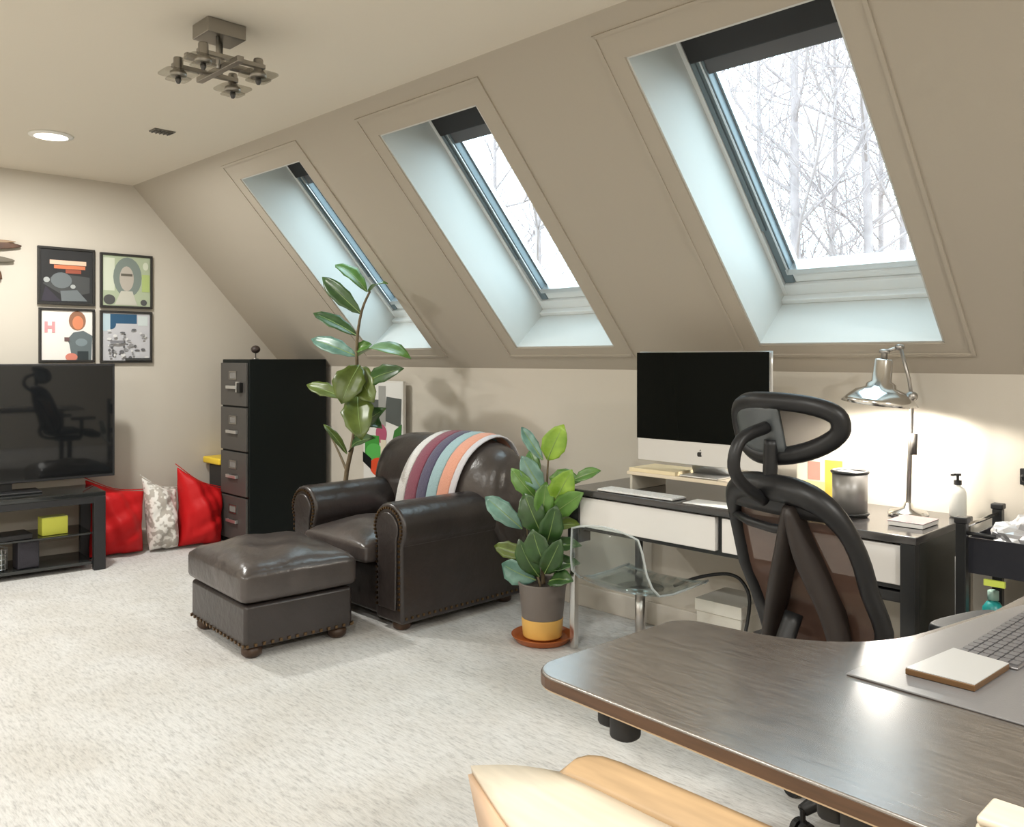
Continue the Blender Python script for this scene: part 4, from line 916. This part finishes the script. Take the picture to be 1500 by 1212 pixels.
ob('frame', ring_ := bx(nb(), -4.715, -4.635, 1.85, 1.965, 2.583, 2.59), mat('vent_brown', (.16, .145, .12), .5), vt, bev=.002)
for k in range(5): ob('slat', box(nb(), (-4.675, 1.866+k*.021, 2.580), (.066, .010, .004), (.5, 0, 0)), mat('vent_dark', (.06, .055, .05), .5), vt)

# ---------------------------------------------------------------- framed pictures on the left wall
fr_m = mat('frame_black', (.03, .028, .026), .4)
def picture(y0, y1, z0, z1, label, shapes):
    p = thing('framed_picture', label, 'picture', (XL+.015, (y0+y1)/2, z0), 0, 'four framed pictures above the television')
    bm = nb(); w = .016
    for a in ((y0, y1, z0, z0+w), (y0, y1, z1-w, z1), (y0, y0+w, z0+w, z1-w), (y1-w, y1, z0+w, z1-w)): bx(bm, XL+.002, XL+.024, *a)
    ob('frame', bm, fr_m, p, bev=.002)
    ob('backing', bx(nb(), XL+.002, XL+.012, y0+w*.8, y1-w*.8, z0+w*.8, z1-w*.8), mat('backing_board', (.2, .2, .19), .8), p)
    flat_art('print', p, (XL+.0125, y0+w, z0+w), (0, y1-y0-2*w, 0), (0, 0, z1-z0-2*w), (1, 0, 0), shapes)
    return p
G = (.075, .078, .08); D = (.035, .035, .037)
picture(1.733, 2.095, 1.712, 2.102, 'framed dark picture with a cream and orange band, upper left of the four', [
    ('charcoal', D, rc(0, 0, 1, 1)), ('slate_grey', G, [(.05, .35), (.3, .55), (.95, .5), (.95, .2), (.5, .1)]), ('band_cream', (.78, .55, .42), rc(.18, .72, .88, .80)), ('band_orange', (.62, .20, .10), rc(.26, .64, .86, .71)), ('band_rust', (.32, .09, .06), rc(.48, .56, .78, .63)),
    ('ash', (.16, .18, .19), ell(.40, .42, .20, .15)), ('ash', (.16, .18, .19), [(.38, .22), (.7, .25), (.9, .04), (.4, .03)]), ('dark_wedge', (.05, .045, .06), [(.02, .02), (.4, .02), (.1, .3)]), ('fog', (.40, .42, .42), ell(.62, .31, .05, .04)), ('fog', (.40, .42, .42), ell(.12, .42, .06, .05))])
picture(2.130, 2.492, 1.706, 2.092, 'framed pale green and grey picture of a head shape, upper right of the four', [
    ('sage', (.42, .48, .34), rc(0, 0, 1, 1)), ('mist', (.62, .66, .54), rc(.02, .30, .25, .95)), ('sage_grey', (.20, .24, .22), ell(.52, .58, .30, .40)), ('pale_face', (.46, .42, .37), ell(.50, .55, .15, .25)), ('brow', (.12, .11, .09), rc(.38, .60, .62, .65)), ('moss', (.42, .52, .20), rc(.82, .30, .99, .65)), ('stone', (.54, .53, .46), [(.25, .02), (.72, .02), (.62, .3), (.38, .3)]), ('soot', (.09, .09, .09), ell(.14, .12, .12, .10)), ('soot', (.09, .09, .09), ell(.86, .08, .07, .06)), ('mist', (.62, .66, .54), ell(.9, .82, .06, .08))])
picture(1.741, 2.095, 1.322, 1.690, 'framed white picture of an orange-haired figure with red letters, lower left of the four', [
    ('ivory', (.86, .82, .78), rc(0, 0, 1, 1)), ('figure_coat', (.14, .17, .18), [(.60, .0), (.98, .0), (1.0, .50), (.82, .60), (.62, .56), (.50, .42), (.54, .32)]), ('figure_hair', (.32, .16, .10), ell(.70, .80, .17, .20)), ('figure_face', (.70, .26, .14), ell(.71, .76, .11, .14)), ('coat_light', (.22, .27, .29), ell(.78, .36, .12, .08)), ('figure_legs', (.04, .05, .055), rc(.70, .0, .92, .18)),
    ('letter_red', (.75, .34, .36), rc(.06, .55, .12, .77)), ('letter_red', (.75, .34, .36), rc(.12, .63, .20, .69)), ('letter_red', (.75, .34, .36), rc(.20, .55, .26, .77)), ('floor_red', (.68, .24, .18), ell(.58, .06, .12, .08)), ('arm_plum', (.16, .10, .10), rc(.44, .38, .54, .46))])
picture(2.130, 2.490, 1.318, 1.686, 'framed blue-topped picture of grey and white speckles, lower right of the four', [
    ('silver', (.54, .54, .57), rc(0, 0, 1, 1)), ('deep_blue', (.035, .10, .19), rc(.10, .78, .72, .98)), ('deep_blue', (.035, .10, .19), ell(.18, .76, .10, .10)), ('ice', (.50, .62, .68), rc(.0, .62, .16, .98)), ('ice_pale', (.60, .66, .66), rc(.74, .74, .95, .95))] +
    [('speck_%d' % (k % 3), [(.13, .13, .14), (.28, .28, .29), (.70, .70, .70)][k % 3], ell(R.uniform(.1, .95), R.uniform(.04, .66), R.uniform(.02, .06), R.uniform(.015, .04), 8)) for k in range(46)] + [('soot2', (.06, .06, .06), rc(.45, .0, 1, .05)), ('smoke', (.22, .22, .24), rc(.14, .36, .42, .42))])
wo = thing('wall_sculpture', 'dark brown carved wooden ornament on the left wall, cut off by the photo edge', 'ornament', (XL+.03, 1.46, 1.86))
wbr = mat('carved_brown', (.085, .038, .020), .4, var=.4, vscale=14); wtan = mat('carved_tan', (.30, .20, .12), .5)
for (y0, z0, y1, z1, wdt, m_, nme) in ((1.30, 2.06, 1.635, 2.085, .030, wbr, 'upper_blade'), (1.30, 2.095, 1.60, 2.11, .014, wtan, 'pale_blade'), (1.32, 1.99, 1.595, 1.985, .026, mat('carved_grey', (.13, .11, .08), .5), 'lower_blade')):
    n = 14; bm = nb(); top_, bot_ = [], []
    for k in range(n+1):
        t = k/n; w_ = wdt*(math.sin(PI*(.12+.86*t))**.6); top_.append((y0+(y1-y0)*t, z0+(z1-z0)*t+w_/1)); bot_.append((y0+(y1-y0)*t, z0+(z1-z0)*t-w_*.7))
    prism(bm, top_+bot_[::-1], XL+.012, XL+.035, 'x'); ob(nme, bm, m_, wo, bev=.004)
ob('stem', tube(nb(), smooth_path([(XL+.022, 1.36, 2.12), (XL+.022, 1.42, 2.0), (XL+.022, 1.50, 1.92), (XL+.022, 1.515, 1.86)], 4), .010, 8), wbr, wo, smooth=True)
